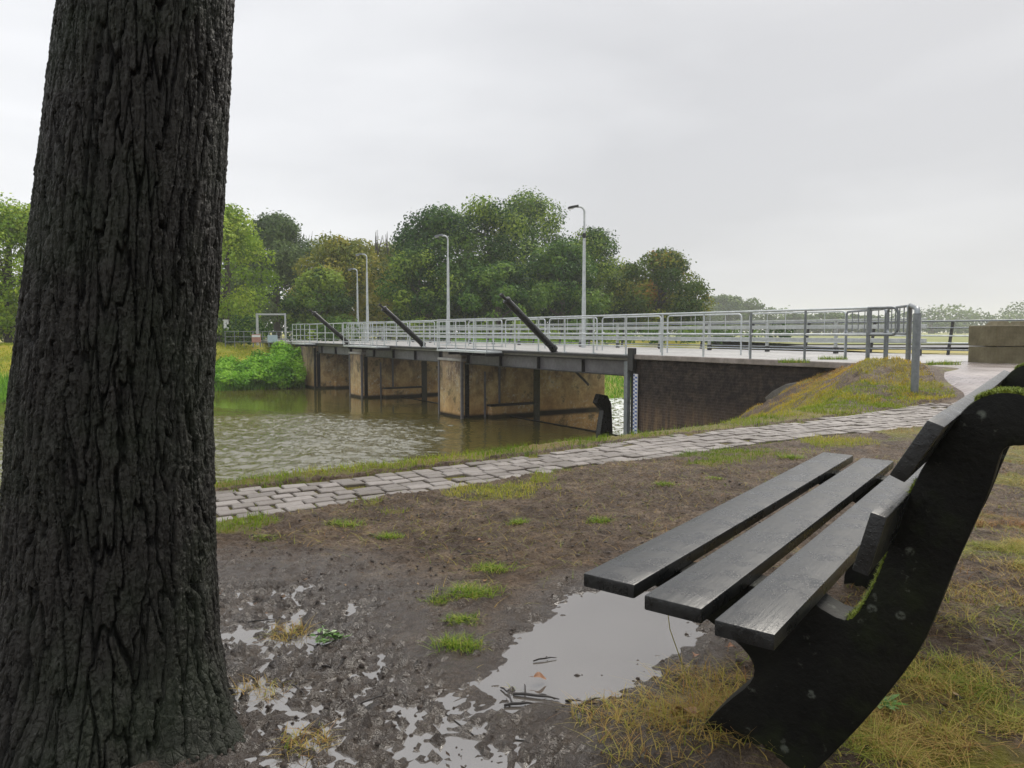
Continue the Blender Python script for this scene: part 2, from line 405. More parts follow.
BLACK = mat_simple('black_painted_steel', (.004,.004,.0045), (.010,.010,.0105), 4, (.22,.42), .002, .3)
BLOCK = mat_simple('mossy_concrete_block', (.085,.070,.032), (.165,.14,.078), 4, (.7,.9), .008)
SLAB = mat_simple('cracked_dark_slab', (.07,.066,.058), (.15,.14,.125), 5, (.4,.7), .01)
TRUNKM = mat_simple('tree_trunk_bark', (.05,.042,.033), (.10,.085,.065), 5, (.7,.9), .02)
WHITEG = mat_simple('weathered_white_paint', (.36,.37,.37), (.46,.47,.47), 3, (.5,.7), .001)
WHITEP = mat_simple('white_paint', (.62,.62,.62), (.78,.78,.78), 3, (.4,.6), .001)
REDP = mat_simple('faded_red_paint', (.34,.16,.12), (.46,.24,.19), 3, (.4,.6), .001)
BLUEP = mat_simple('pale_blue_paint', (.34,.42,.48), (.42,.50,.56), 3, (.4,.6), .001)
TWIG = mat_simple('wet_twig', (.014,.010,.008), (.035,.025,.018), 40, (.3,.5), .001)
CLOD = mat_simple('mud_clod', (.020,.013,.009), (.060,.040,.027), 30, (.5,.8), .002)
LEAFB = mat_simple('fallen_leaf', (.20,.085,.035), (.32,.15,.06), 30, (.35,.6), .001)
GLASS = mat_simple('lamp_glass', (.5,.5,.5), (.62,.62,.62), 5, (.2,.3), .001)

def leaf_mat(name, stops, tr=.3, rough=.55):
    n = NT(name); a = n.attr('rnd')
    c = n.ramp(a, stops); n.set(c, rough)
    t = n.n('ShaderNodeBsdfTranslucent'); n.l(c, t.inputs[0])
    m = n.n('ShaderNodeMixShader'); m.inputs[0].default_value = tr
    n.l(n.b.outputs[0], m.inputs[1]); n.l(t.outputs[0], m.inputs[2]); n.l(m.outputs[0], n.out.inputs[0])
    n.b.inputs['Specular IOR Level'].default_value = .12
    return n.m
GRASSG = leaf_mat('green_grass', [(0,(.12,.20,.015)), (.45,(.25,.33,.025)), (.75,(.38,.36,.04)), (1,(.50,.40,.12))])
GRASSD = leaf_mat('straw_grass', [(0,(.12,.19,.02)), (.35,(.27,.28,.04)), (.7,(.42,.30,.09)), (1,(.26,.13,.05))], .2)
GRASSM = leaf_mat('mound_grass', [(0,(.20,.26,.02)), (.4,(.42,.36,.03)), (.75,(.52,.33,.05)), (1,(.36,.21,.08))], .2)
TUFT = leaf_mat('tuft_grass', [(0,(.07,.14,.012)), (.5,(.18,.30,.025)), (.85,(.32,.36,.05)), (1,(.45,.36,.12))])
L_BRIGHT = leaf_mat('bright_leaves', [(0,(.11,.20,.014)), (.5,(.25,.38,.03)), (1,(.42,.50,.06))])
L_DARK = leaf_mat('dark_leaves', [(0,(.012,.040,.010)), (.5,(.055,.130,.022)), (1,(.17,.27,.038))])
L_MID = leaf_mat('mid_leaves', [(0,(.018,.055,.010)), (.5,(.095,.18,.022)), (1,(.28,.37,.042))])
L_OLIVE = leaf_mat('yellowing_leaves', [(0,(.060,.095,.014)), (.5,(.19,.22,.028)), (1,(.38,.33,.045))])
L_AUT = leaf_mat('autumn_leaves', [(0,(.04,.080,.012)), (.5,(.12,.18,.022)), (.85,(.26,.26,.03)), (1,(.34,.17,.035))])
L_GREY = leaf_mat('greyish_leaves', [(0,(.05,.09,.030)), (.5,(.11,.17,.05)), (1,(.19,.26,.08))])
L_SHRUB = leaf_mat('shrub_leaves', [(0,(.07,.19,.012)), (.5,(.17,.38,.025)), (1,(.30,.52,.05))])

# ------------------------------------------------------------ GROUND: one sheet to the horizon
def axis(parts):
    out = []
    for a, b, st in parts: out += list(np.arange(a, b, st))
    return out
xs = axis([(-2.3,3.6,.0125),(3.6,8.5,.04),(8.5,16,.15)])
v_ = 16; s_ = .3
while v_ < 2500: xs.append(v_); v_ += s_; s_ *= 1.12 if v_ > 30 else 1.01
v_ = -2.3; s_ = .05; neg = []
while v_ > -2500: v_ -= s_; s_ = min(s_*1.15, .5) if v_ > -40 else s_*1.15; neg.append(v_)
xs = np.array(neg[::-1]+xs)
ys = axis([(1.0,5.4,.0125),(5.4,12,.03),(12,20,.15)])
v_ = 20; s_ = .3
while v_ < 4000: ys.append(v_); v_ += s_; s_ *= 1.0 if v_ < 65 else 1.13
v_ = 1.0; s_ = .03; neg = []
while v_ > -60: v_ -= s_; s_ *= 1.15; neg.append(v_)
ys = np.array(neg[::-1]+ys)
GX, GY = np.meshgrid(xs, ys)
GZ, GG, GW = full_h(GX.ravel(), GY.ravel())
nx, ny = len(xs), len(ys)
idx = np.arange(nx*ny).reshape(ny, nx)
F = np.stack([idx[:-1,:-1], idx[:-1,1:], idx[1:,1:], idx[1:,:-1]], -1).reshape(-1, 4)
ground = np_mesh('ground', np.stack([GX.ravel(), GY.ravel(), GZ], 1), F, GROUND, None, True, {'grass': GG, 'wet': GW, 'far': sstep(15, 22, TO(GX.ravel(), GY.ravel())[0])*1.0+(TO(GX.ravel(), GY.ravel())[1] > 9)*1.0})
tag(ground, kind='structure')
print('ground verts', nx*ny)

def wsheet(name, t0, t1, o0, o1, dz, mat, step=.3, zfun=None):
    ts = np.linspace(t0, t1, max(2, int((t1-t0)/step)+1)); os_ = np.linspace(o0, o1, max(2, int((o1-o0)/step)+1))
    T, O = np.meshgrid(ts, os_); X = PX+TB[0]*T+NB[0]*O; Y = PY+TB[1]*T+NB[1]*O
    Z = (base_h(X.ravel(), Y.ravel()) if zfun is None else zfun(T.ravel(), O.ravel()))+dz
    i = np.arange(T.size).reshape(T.shape)
    F = np.stack([i[:-1,:-1], i[:-1,1:], i[1:,1:], i[1:,:-1]], -1).reshape(-1, 4)
    return tag(np_mesh(name, np.stack([X.ravel(), Y.ravel(), Z], 1), F, mat, None, True), kind='structure')
# paved junction between path and bridge road, then the road running on to the right
def zr(t, o): return 0.30*sstep(-4.6, -0.8, o)+0.012+0.0*t
def road_edge(o): return np.interp(o, [-3.9,-3.4,-2.9,-2.4,-1.0,.4,2.3], [-3.5,-3.5,-3.2,-2.75,-1.7,-.8,-.36])
def pave():
    V = []; Fc = []; os_ = np.linspace(-3.9, 2.3, 40); n_ = 30
    for i, o in enumerate(os_):
        t1 = float(road_edge(o))
        for k in range(n_+1):
            t = -9+(t1+9)*k/n_; p = W(t, o); V.append((p.x, p.y, float(zr(t, o))+(.010 if k < n_ and i > 0 else -.06)))
    for i in range(39):
        for k in range(n_): a = i*(n_+1)+k; Fc.append((a, a+1, a+n_+2, a+n_+1))
    tag(np_mesh('brick_paving', V, Fc, ROAD, None, True), kind='structure')
pave()
wsheet('road', -60, -0.32, 2.3, 6.2, 0.012, ASPH, .5, lambda t, o: 0.30+0*t)

# fields beyond the road: real strips lying on the plain
def fsheet(name, x0, x1, y0, y1, z, mat):
    m = MB(); m.add([(x0,y0,z),(x1,y0,z),(x1,y1,z),(x0,y1,z)], [(0,1,2,3)])
    return tag(m.build(name, mat), kind='structure')
def quadsheet(name, pts, z, mat):
    m = MB(); m.add([(x,y,z) for x, y in pts], [tuple(range(len(pts)))])
    return tag(m.build(name, mat), kind='structure')

# ------------------------------------------------------------ WATER
def ripple(X, Y, amp):
    a = .6*X+.8*Y; b = .8*X-.6*Y
    w = .8*(fbm(a*6.5, b*2.8, 151, 2)-.5)+.55*(fbm(a*13, b*7+9, 153, 2)-.5)+.8*(fbm(a*1.6, b*.7, 155, 2)-.5)
    return amp*w
def grid_axis(a, b, dense, st, dst):
    out = [a]
    while out[-1] < b: x = out[-1]; out.append(x+(dst if dense and dense[0] <= x < dense[1] else st))
    out[-1] = b; return np.array(out)
def water(name, t0, t1, o0, o1, z, st, rough, foam, dt=None, do=None, dst=.07):
    ts = grid_axis(t0, t1, dt, st, dst); os_ = grid_axis(o0, o1, do, st, dst)
    T, O = np.meshgrid(ts, os_); X = PX+TB[0]*T+NB[0]*O; Y = PY+TB[1]*T+NB[1]*O
    rr = rough(X, Y, T, O); ff = foam(X, Y, T, O)
    Z = z+0*X+ff*0.10*(fbm(X*2.2, Y*2.2, 71, 3)-.5)+ripple(X, Y, .10)*(rr*.9+.02)*(ff < .5)
    i = np.arange(T.size).reshape(T.shape)
    F = np.stack([i[:-1,:-1], i[:-1,1:], i[1:,1:], i[1:,:-1]], -1).reshape(-1, 4)
    o = np_mesh(name, np.stack([X.ravel(), Y.ravel(), Z.ravel()], 1), F, WATER, None, True, {'rough': rr.ravel(), 'foam': ff.ravel()})
    return tag(o, kind='structure')
def rough_up(X, Y, T, O):
    # wind-rippled patch in mid river, calm below the bridge and along the far bank
    q = 1-sstep(26.5, 31.0, Y+0.10*X+2.2*(fbm(X*.25, Y*.6, 81, 3)-.5)*2)
    q = q*(1-.85*sstep(-3.2, -.8, X+3*(fbm(X*.3, Y*.3, 83, 2)-.5)))
    q2 = np.exp(-((Y-41.0)/1.2)**2)*sstep(.5, .62, fbm(X*.2, Y*.8, 84, 2))
    return np.clip(np.maximum(q, q2*.7), 0.04, 1)
water('river', -3, 44, -70, 1.95, ZW, .6, rough_up, lambda X, Y, T, O: 0*X, (0, 27), (-22, 1.9))
water('tailwater', 4, 36, 2.35, 60, ZL, .25, lambda X, Y, T, O: .9+0*X, lambda X, Y, T, O: (1-sstep(16, 30, O))*.95)

def pud(name, poly, grow=.16, ZPUD=ZPUD):
    cx = sum(p[0] for p in poly)/len(poly); cy = sum(p[1] for p in poly)/len(poly)
    pts = []
    for x, y in poly:
        d = math.hypot(x-cx, y-cy); pts.append((cx+(x-cx)*(1+grow/d), cy+(y-cy)*(1+grow/d), ZPUD))
    m = MB(); m.add([(cx,cy,ZPUD)]+pts, [(0, i+1, (i+1) % len(pts)+1) for i in range(len(pts))])
    return tag(m.build(name, PUDM), kind='structure')
pud('puddle', PUD1); pud('puddle', PUD2, .12, ZPUD-.003)

# ------------------------------------------------------------ PAVED PATH: real setts
sv = []; sf = []; sr = []
def sett(cx, cy, a, b, ang, z):
    h = .004+random.random()*.007; ca, sa = math.cos(ang), math.sin(ang)
    tx, ty = random.uniform(-.03,.03), random.uniform(-.03,.03); r0 = random.random(); k = len(sv); bv = .005
    ja, jb = random.uniform(-.008,.008), random.uniform(-.008,.008)
    for (hx, hy, hz) in ((a/2, b/2, -.05), (a/2, b/2, h-bv), (a/2-bv, b/2-bv, h)):
        for sx, sy in ((-1,-1),(1,-1),(1,1),(-1,1)):
            x = sx*hx+(ja if sy > 0 else 0); y = sy*hy+(jb if sx > 0 else 0)
            sv.append((cx+x*ca-y*sa, cy+x*sa+y*ca, z+hz+x*tx+y*ty)); sr.append(r0)
    for L in (0, 4):
        for i in range(4):
            j = (i+1) % 4; sf.append((k+L+i, k+L+j, k+L+4+j, k+L+4+i))
    sf.append((k+8, k+9, k+10, k+11))
angp = math.atan2(NB[1], NB[0])
row = 0
for tt in np.arange(-5.9, -2.3, .107):
    row += 1; oo = -22+random.random()*.2
    while oo < -0.9:
        ln = random.uniform(.10, .158); oc = oo+ln/2; oo += ln+.016
        plow = np.interp(oc, [-30,-12.44,-11.4,-10.2,-8.3,-6.3,0], [-5.66,-4.90,-4.80,-4.66,-4.56,-4.60,-4.60])
        pup = np.interp(oc, [-30,-12.3,-11.7,-10.4,-9.2,-6.75,-4.1,0], [-5.0,-4.21,-4.2,-4.08,-3.9,-3.75,-3.45,-3.4])
        # rows follow the path's own slight bend
        bend = np.interp(oc, [-30,-12.4,-8.3,-6,0], [-.75,0,.38,.40,.42]); t_ = tt+bend
        if t_ < plow+.04 or t_ > pup+.03 or oc > -3.85: continue
        if random.random() < .03: continue
        p = W(t_+random.uniform(-.006,.006), oc)
        sett(p.x, p.y, ln, .091, angp+random.uniform(-.03,.03), float(base_h(p.x, p.y))+random.uniform(-.004,.004))
tag(np_mesh('paved_path', sv, sf, STONE, None, False, {'rnd': sr}), kind='structure')

# ------------------------------------------------------------ GRASS (stuff) and tufts
def blades(name, pts, hgt, wid, mat, lean=.5, parent=None, rsel=None, nseg=3):
    """pts Nx3 roots; curved tapering blades"""
    N = len(pts); pts = np.asarray(pts)
    h = hgt*rng.uniform(.45, 1.25, N); w = wid*rng.uniform(.6, 1.3, N)
    a = rng.uniform(0, 2*np.pi, N); ln = lean*rng.uniform(.2, 1.5, N)
    dx, dy = np.cos(a), np.sin(a); b = a+np.pi/2+rng.uniform(-.6,.6,N); wx, wy = np.cos(b), np.sin(b)
    V = []; 
    for k in range(nseg+1):
        u = k/nseg; ww = w*(1-u*.92)*.5
        cx = pts[:,0]+dx*h*ln*u**1.7; cy = pts[:,1]+dy*h*ln*u**1.7
        cz = pts[:,2]-.004+h*(u-.28*np.minimum(ln,1.6)*u*u)
        V.append(np.stack([cx-wx*ww, cy-wy*ww, cz], 1)); V.append(np.stack([cx+wx*ww, cy+wy*ww, cz], 1))
    V = np.stack(V, 1)  # N, 2(nseg+1), 3
    m = V.shape[1]; base = (np.arange(N)*m)[:,None]
    F = np.concatenate([base+np.array([[2*k, 2*k+1, 2*k+3, 2*k+2]]) for k in range(nseg)], 1).reshape(-1, 4)
    rr = rng.uniform(0, 1, N) if rsel is None else rsel(pts)
    return np_mesh(name, V.reshape(-1, 3), F, mat, parent, True, {'rnd': np.repeat(rr, m)})
def scatter(n, x0, x1, y0, y1, dens):
    x = rng.uniform(x0, x1, n); y = rng.uniform(y0, y1, n)
    z, g, w = full_h(x, y); t, o = TO(x, y)
    keep = rng.uniform(0, 1, n) < dens(x, y, t, o, g, w, z)
    return np.stack([x, y, z], 1)[keep]
def plow_f(o): return np.interp(o, [-30,-12.44,-11.4,-10.2,-8.3,-6.3,0], [-5.66,-4.90,-4.80,-4.66,-4.56,-4.60,-4.60])
def pup_f(o): return np.interp(o, [-30,-12.3,-11.7,-10.4,-9.2,-6.75,-4.1,0], [-5.0,-4.21,-4.2,-4.08,-3.9,-3.75,-3.45,-3.4])
def paved(t, o): return ((t < np.interp(o, [-3.9,-3.4,-2.9,-2.4,-1.0,.4,2.3], [-3.5,-3.5,-3.2,-2.75,-1.7,-.8,-.36])) & (t > -9) & (o > -3.9)) | ((t > plow_f(o)) & (t < pup_f(o)) & (o < -.5))
def d_verge(x, y, t, o, g, w, z):
    c = sstep(.42, .60, fbm(x*3, y*3, 91, 3))*.85+.15
    ok = (t > pup_f(o)) & (o < 0) & (z > -1.4) & ~paved(t, o) & (o < -2.8)
    return ok*c
def rs_verge(p):
    return np.clip(fbm(p[:,0]*1.4, p[:,1]*1.4, 95, 3)*1.5-.35+rng.uniform(-.25,.25,len(p)), 0, 1)
tag(blades('verge_grass', scatter(130000, -2.6, 6.2, 4.0, 12.0, d_verge), .055, .006, GRASSG, .7, rsel=rs_verge), 'patchy green grass verge between the paved path and the river', 'grass', kind='stuff')
def d_mound(x, y, t, o, g, w, z):
    ok = (o < -.03) & (o > -6.0) & (z > -1.6) & ~paved(t, o) & (t > -3.9)
    return ok*(sstep(.40, .58, fbm(x*2.6, y*2.6, 92, 3))*.92+.08)*(1-.65*sstep(.5, 1.8, t))
def rs_mound(p):
    t, o = TO(p[:,0], p[:,1])
    return np.clip(.30+.55*sstep(-3.2, -.2, o+.8*t*0)+.9*(fbm(p[:,0]*1.6, p[:,1]*1.6, 96, 3)-.5)+rng.uniform(-.2,.2,len(p))-.5*(1-sstep(-5.5,-3.6,o)), 0, 1)
tag(blades('embankment_grass', scatter(110000, 2.0, 8.2, 7.0, 17.0, d_mound), .055, .008, GRASSM, .8, rsel=rs_mound), 'yellowing grass on the embankment against the abutment wall', 'grass', kind='stuff')
def d_meadow(x, y, t, o, g, w, z):
    bx = .809*x-.588*y
    ok = (t < plow_f(o)+.02) & (x > .35) & (bx > -1.3) & ~paved(t, o)
    c = sstep(.44, .60, fbm(x*4.2, y*4.2, 97, 3))
    return ok*np.clip(g, 0, 1)*(c*.94+.06)
def rs_meadow(p):
    return np.clip(2.1*(fbm(p[:,0]*2.6, p[:,1]*2.6, 98, 3))-.50+rng.uniform(-.3,.3,len(p)), 0, 1)
P1 = scatter(190000, .35, 2.6, .9, 3.6, d_meadow); P2 = scatter(150000, 1.0, 8.5, 2.2, 8.8, d_meadow)
tag(blades('meadow_grass', np.concatenate([P1, P2]), .034, .0026, GRASSD, 2.2, rsel=rs_meadow), 'matted straw coloured and green grass around the bench', 'grass', kind='stuff')
def d_low(x, y, t, o, g, w, z):
    return (t < plow_f(o)+.01) & (t > plow_f(o)-.9) & (rng.uniform(0,1,len(x)) < sstep(.2, .9, g)*1.2) & (x < 3.0)
tag(blades('path_edge_grass', scatter(70000, -2.0, 3.0, 3.0, 6.8, d_low), .042, .0045, GRASSG, .8, rsel=rs_verge), 'thin grass along the near edge of the path', 'grass', kind='stuff')
# moss and grass in the joints of the path
def d_joint(x, y, t, o, g, w, z):
    return ((t > plow_f(o)) & (t < pup_f(o)) & (o < -3.6))*(.12+.88*sstep(.46, .62, fbm(x*2.4, y*2.4, 99, 3)))
pj = scatter(80000, -2.6, 6.0, 3.2, 9.6, d_joint); pj[:,2] += .002
tag(blades('joint_grass', pj, .018, .004, GRASSG, .8), 'short grass growing in the joints of the paved path', 'grass', kind='stuff')
# straw litter lying flat on the mud
def d_lit(x, y, t, o, g, w, z): return (t < plow_f(o))*(1-w)*sstep(.35, .6, fbm(x*1.7, y*1.7, 101, 3))
pl = scatter(9000, -1.2, 3.5, 1.6, 5.4, d_lit); pl[:,2] += .006
tag(blades('straw_litter', pl, .028, .0022, GRASSD, 3.2), 'loose bits of dead straw scattered on the bare mud', 'straw', kind='stuff')

def d_sp(x, y, t, o, g, w, z): return (t < plow_f(o)-.03)*(z > ZPUD+.002)*sstep(.56, .72, fbm(x*2.3+5, y*2.3, 111, 4))*sstep(.45, .7, fbm(x*11, y*11, 113, 2))
tag(blades('sparse_grass', scatter(90000, -1.4, 3.6, 1.9, 6.0, d_sp), .022, .0028, GRASSD, 1.4), 'sparse flattened grass coming up through the mud', 'grass', kind='stuff')
pt_ = scatter(2600, -1.4, 3.4, 1.3, 5.0, lambda x, y, t, o, g, w, z: (t < plow_f(o))*sstep(.40, .62, fbm(x*1.9+3, y*1.9, 115, 3))*(z > ZPUD-.01))
Nl = len(pt_); al = rng.uniform(0, 6.283, Nl); Ll = rng.uniform(.004, .017, Nl); Wl = Ll*rng.uniform(.18, .55, Nl)
ca_, sa_ = np.cos(al), np.sin(al); zz_ = np.maximum(pt_[:,2], ZPUD)+.004
LV = np.stack([np.stack([pt_[:,0]+ca_*Ll, pt_[:,1]+sa_*Ll, zz_+rng.uniform(-.002,.003,Nl)], 1), np.stack([pt_[:,0]-sa_*Wl, pt_[:,1]+ca_*Wl, zz_], 1), np.stack([pt_[:,0]-ca_*Ll, pt_[:,1]-sa_*Ll, zz_+rng.uniform(-.002,.003,Nl)], 1), np.stack([pt_[:,0]+sa_*Wl, pt_[:,1]-ca_*Wl, zz_+.001], 1)], 1)
LITM = leaf_mat('litter', [(0,(.020,.012,.007)), (.6,(.060,.034,.018)), (.85,(.16,.085,.035)), (1,(.30,.20,.10))], .1, .4)
tag(np_mesh('leaf_litter', LV.reshape(-1,3), np.arange(Nl*4).reshape(Nl, 4), LITM, None, False, {'rnd': np.repeat(rng.uniform(0,1,Nl), 4)}), 'crumbs of rotting leaves and bark scattered on the mud', 'leaf litter', kind='stuff')

def ground_at(px_, py_):
    """ground point (z about 0) for a place sighted from the tripod spot"""
    u = (px_-512)/760; v = -(py_-384)/760; c, s = 0.99767, 0.06826
    ry = c+v*s; rz_ = -s+v*c; k = -.92/rz_
    return u*k, ry*k
tufts = [
 (390,540,.055,.050,'small bright green grass tuft on bare mud, nearest the path on the left'),
 (345,528,.075,.045,'wide low green grass tuft beside the paved path, left of the round one'),
 (518,525,.045,.050,'small green grass tuft alone in the mud between the path and the bench'),
 (600,523,.060,.045,'flat green grass tuft in the mud beyond the bench seat corner'),
 (470,598,.085,.060,'largest green grass tuft, halfway between the path and the puddle'),
 (492,572,.075,.045,'low olive grass tuft just behind the largest tuft'),
 (438,604,.050,.030,'sparse thin grass tuft at the left side of the largest tuft'),
 (457,650,.070,.055,'dark drooping grass tuft at the edge of the wet mud by the puddle'),
 (462,624,.050,.040,'thin grass tuft between the largest tuft and the dark drooping one'),
 (665,487,.060,.045,'grass tuft in the mud beside the far end of the bench seat'),
 (268,540,.070,.025,'flattened yellowish grass tuft next to the tree trunk'),
 (790,460,.090,.055,'grass tuft behind the far end of the seat slats'),
 (715,480,.060,.030,'short sparse grass tuft left of the far seat slats'),
]
for (a, b, rad, hh, lab) in tufts:
    cx, cy = ground_at(a, b); e = empty('grass_tuft', (cx, cy, gz(cx, cy))); tag(e, lab, 'grass tuft', 'green grass tufts growing in the mud')
    N = int(330*(rad/.06)**1.4); rr = rad*np.sqrt(rng.uniform(0,1,N))*rng.uniform(.3,1,N); an = rng.uniform(0, 2*np.pi, N)
    px_ = rr*np.cos(an)*1.5; py_ = rr*np.sin(an)
    pz_ = full_h(px_+cx, py_+cy)[0]-gz(cx, cy)
    blades('blades', np.stack([px_, py_, pz_], 1), hh*.62, .0030, TUFT, 1.5, e)
# straw clumps
for (a, b, rad, hh, lab) in [
 (625,718,.11,.035,'straw coloured grass clump at the near edge of the big puddle'),
 (705,690,.10,.045,'yellowish grass clump in front of the near bench support'),
 (712,735,.12,.055,'thick brown straw clump against the tip of the near support foot'),
 (740,752,.13,.05,'tall mixed green and straw clump at the foot of the near bench support'),
 (660,765,.12,.035,'dull straw clump at the bottom edge between puddle and bench'),
 (290,632,.055,.035,'dry flattened clump in the muddy puddle beside the trunk'),
 (305,742,.05,.030,'dark dry clump in the wet mud at the lower left'),
 (262,688,.05,.030,'pale straw clump against the foot of the big trunk'),
 (980,600,.12,.035,'yellow green clump right of the bench support'),
 (950,690,.14,.04,'straw grass clump right of the bench foot'),
 (900,745,.12,.045,'green and straw clump at the lower right behind the bench')]:
    cx, cy = ground_at(a, b); e = empty('dry_grass_clump', (cx, cy, gz(cx, cy))); tag(e, lab, 'grass clump', 'dry grass clumps in the foreground')
    N = int(420*(rad/.1)); rr = rad*np.sqrt(rng.uniform(0,1,N)); an = rng.uniform(0, 2*np.pi, N)
    px_ = rr*np.cos(an)*1.2; py_ = rr*np.sin(an); pz_ = full_h(px_+cx, py_+cy)[0]-gz(cx, cy)
    blades('blades', np.stack([px_, py_, pz_], 1), hh, .0028, GRASSD, 1.7, e, rsel=lambda p: np.clip(rng.normal(.68, .2, len(p)), 0, 1))

# leafy sprig lying in the mud
def leafcard(m, c, d, up, L, Wd):
    c = Vector(c); d = Vector(d).normalized(); s = d.cross(Vector(up)).normalized(); n_ = s.cross(d)
    m.add([c, c+d*L*.35+s*Wd*.5+n_*.003, c+d*L*.75+s*Wd*.35, c+d*L-n_*.004, c+d*L*.75-s*Wd*.35, c+d*L*.35-s*Wd*.5+n_*.003], [(0,1,2,3),(0,3,4,5)])
cx, cy = ground_at(328, 640); sp_ = empty('leafy_sprig', (cx, cy, gz(cx, cy)+.006)); tag(sp_, 'fresh green leafy sprig lying in the shallow water near the trunk', 'sprig')
SPR = mat_simple('sprig_leaf', (.06,.14,.015), (.12,.26,.03), 40, (.3,.5), .001)
m = MB(); m.tube([(-.07,.03,.01),(0,.01,.025),(.06,-.01,.012)], .0022, 5); m.tube([(0,.01,.025),(-.03,.05,.04)], .0016, 5); m.build('stem', TWIG, sp_)
m = MB()
for k in range(46):
    a = random.uniform(0, 6.28); c0 = (random.gauss(.01,.033), random.gauss(0,.016), random.uniform(.004,.03))
    leafcard(m, c0, (math.cos(a), math.sin(a), random.uniform(-.2,.5)), (random.uniform(-.3,.3),random.uniform(-.3,.3),1), random.uniform(.018,.032), random.uniform(.011,.018))
m.build('leaves', SPR, sp_)

# twigs
tw = [(545,658,.07,.3,'short twig floating in the middle of the big puddle'),
 (536,695,.12,-.25,'long forked twig lying at the near end of the big puddle'),
 (520,703,.08,.1,'bent twig beside the long forked twig'),
 (590,705,.07,.6,'thick stubby twig on the shore of the big puddle'),
 (575,700,.05,-.2,'little dark twig between the puddle and the straw clump'),
 (262,620,.09,.2,'straight twig lying in the shallow water near the trunk'),
 (330,668,.06,-.5,'dark twig in the churned mud below the leafy sprig'),
 (298,690,.08,-.9,'crooked twig in the wet mud left of centre'),
 (372,706,.09,.7,'thin diagonal twig in the wet mud'),
 (505,690,.05,-1.1,'twig reaching out of the puddle edge mud'),
 (470,560,.07,.0,'thin twig on the dry mud behind the grass tufts')]
for (a, b, L, rz, lab) in tw:
    cx, cy = ground_at(a, b); z0 = max(gz(cx, cy), ZPUD)
    m = MB(); r0 = .0035 if 'thick' in lab or 'long' in lab else .0022
    pts = [(-L/2,0,.002),(-L/4,.003,.004),(0,.002,.004),(L/4,.004,.004),(L/2,.001,.002)]
    m.tube(pts, [r0,r0*1.1,r0,r0*.8,r0*.4], 6)
    m.tube([(0,.002,.004),(L*.12,.009,.006),(L*.2,.014,.003)], [r0*.7,r0*.5,r0*.3], 5)
    if 'forked' in lab or 'crooked' in lab: m.tube([(-L/4,.006,.006),(-L*.3,.03,.012),(-L*.36,.055,.004)], [r0*.8,r0*.6,r0*.3], 5)
    o = m.build('twig', TWIG, None, 0, True); o.location = (cx, cy, z0+.002); o.rotation_euler = (0,0,rz); tag(o, lab, 'twig', 'dark twigs lying about the puddles')
# fallen leaves
for (a, b, L, rz, lab) in [(540,680,.035,.2,'curled brown leaf at the puddle edge'),(695,662,.03,1.2,'orange brown leaf on the mud beneath the seat'),(685,742,.06,2.0,'large rust coloured leaf caught in the straw'),
   (732,655,.03,.4,'small tan leaf on the mud by the bench support'),(900,660,.035,2.2,'pale leaf in the grass right of the bench foot'),(875,590,.03,.9,'tan leaf under the gap behind the seat'),(480,545,.025,.5,'tiny reddish leaf on the dry mud')]:
    cx, cy = ground_at(a, b); z0 = max(gz(cx, cy), ZPUD)
    m = MB(); V = []; 
    for i in range(7):
        u = i/6; w_ = L*.36*math.sin(math.pi*min(1,u*.92+.06))**.8
        for s in (-1,0,1): V.append(((u-.5)*L, s*w_, .004+abs(s)*.35*w_+.004*math.sin(u*5)))
    m.add(V, [(3*i+j, 3*i+j+1, 3*i+j+4, 3*i+j+3) for i in range(6) for j in (0,1)]); m.tube([(-L*.5,0,.004),(-L*.8,.004,.002)], .0008, 4)
    o = m.build('fallen_leaf', LEAFB); o.location = (cx, cy, z0+.012); o.rotation_euler = (.2,.15,rz); tag(o, lab, 'fallen leaf', 'fallen leaves near the bench')
# mud clods and gravel
ico_v = []; ico_f = []
def clod(x, y, z, r):
    k = len(ico_v); nn = 6
    ico_v.append((x, y, z+r*.9))
    for j, (hh, rr) in enumerate(((.55,.75),(0,1.0))):
        for i in range(nn):
            a = 2*math.pi*(i+.5*j)/nn; q = r*rr*random.uniform(.75,1.2); ico_v.append((x+q*math.cos(a), y+q*math.sin(a)*.9, z+r*hh*random.uniform(.8,1.1)-.1*r))
    for i in range(nn):
        i2 = (i+1) % nn; ico_f.append((k, k+1+i, k+1+i2, k+1+i2)); ico_f.append((k+1+i, k+1+nn+i, k+1+nn+i2, k+1+i2))
cl = []
def d_cl(x, y, t, o, g, w, z): return (t < plow_f(o)-.05)*(.12+.9*sstep(.45,.62, fbm(x*2.6, y*2.6, 103, 3)))*(z > ZPUD-.012)
pc = scatter(11000, -1.2, 1.6, 1.25, 4.6, d_cl)
for x, y, z in pc:
    clod(x, y, max(z, ZPUD-.002)-.001, random.choice((.0025,.003,.003,.004,.004,.005,.006,.007,.010 if random.random() < .3 else .004)))
fv = [f if f[2] != f[3] else f for f in ico_f]
me = bpy.data.meshes.new('mud_clods'); me.from_pydata(ico_v, [], [f if f[2] != f[3] else f[:3] for f in fv]); me.materials.append(CLOD)
me.polygons.foreach_set('use_smooth', [True]*len(me.polygons))
o = bpy.data.objects.new('mud_clods', me); COL.objects.link(o); tag(o, 'small dark clods and crumbs of soil strewn over the mud', 'soil', kind='stuff')

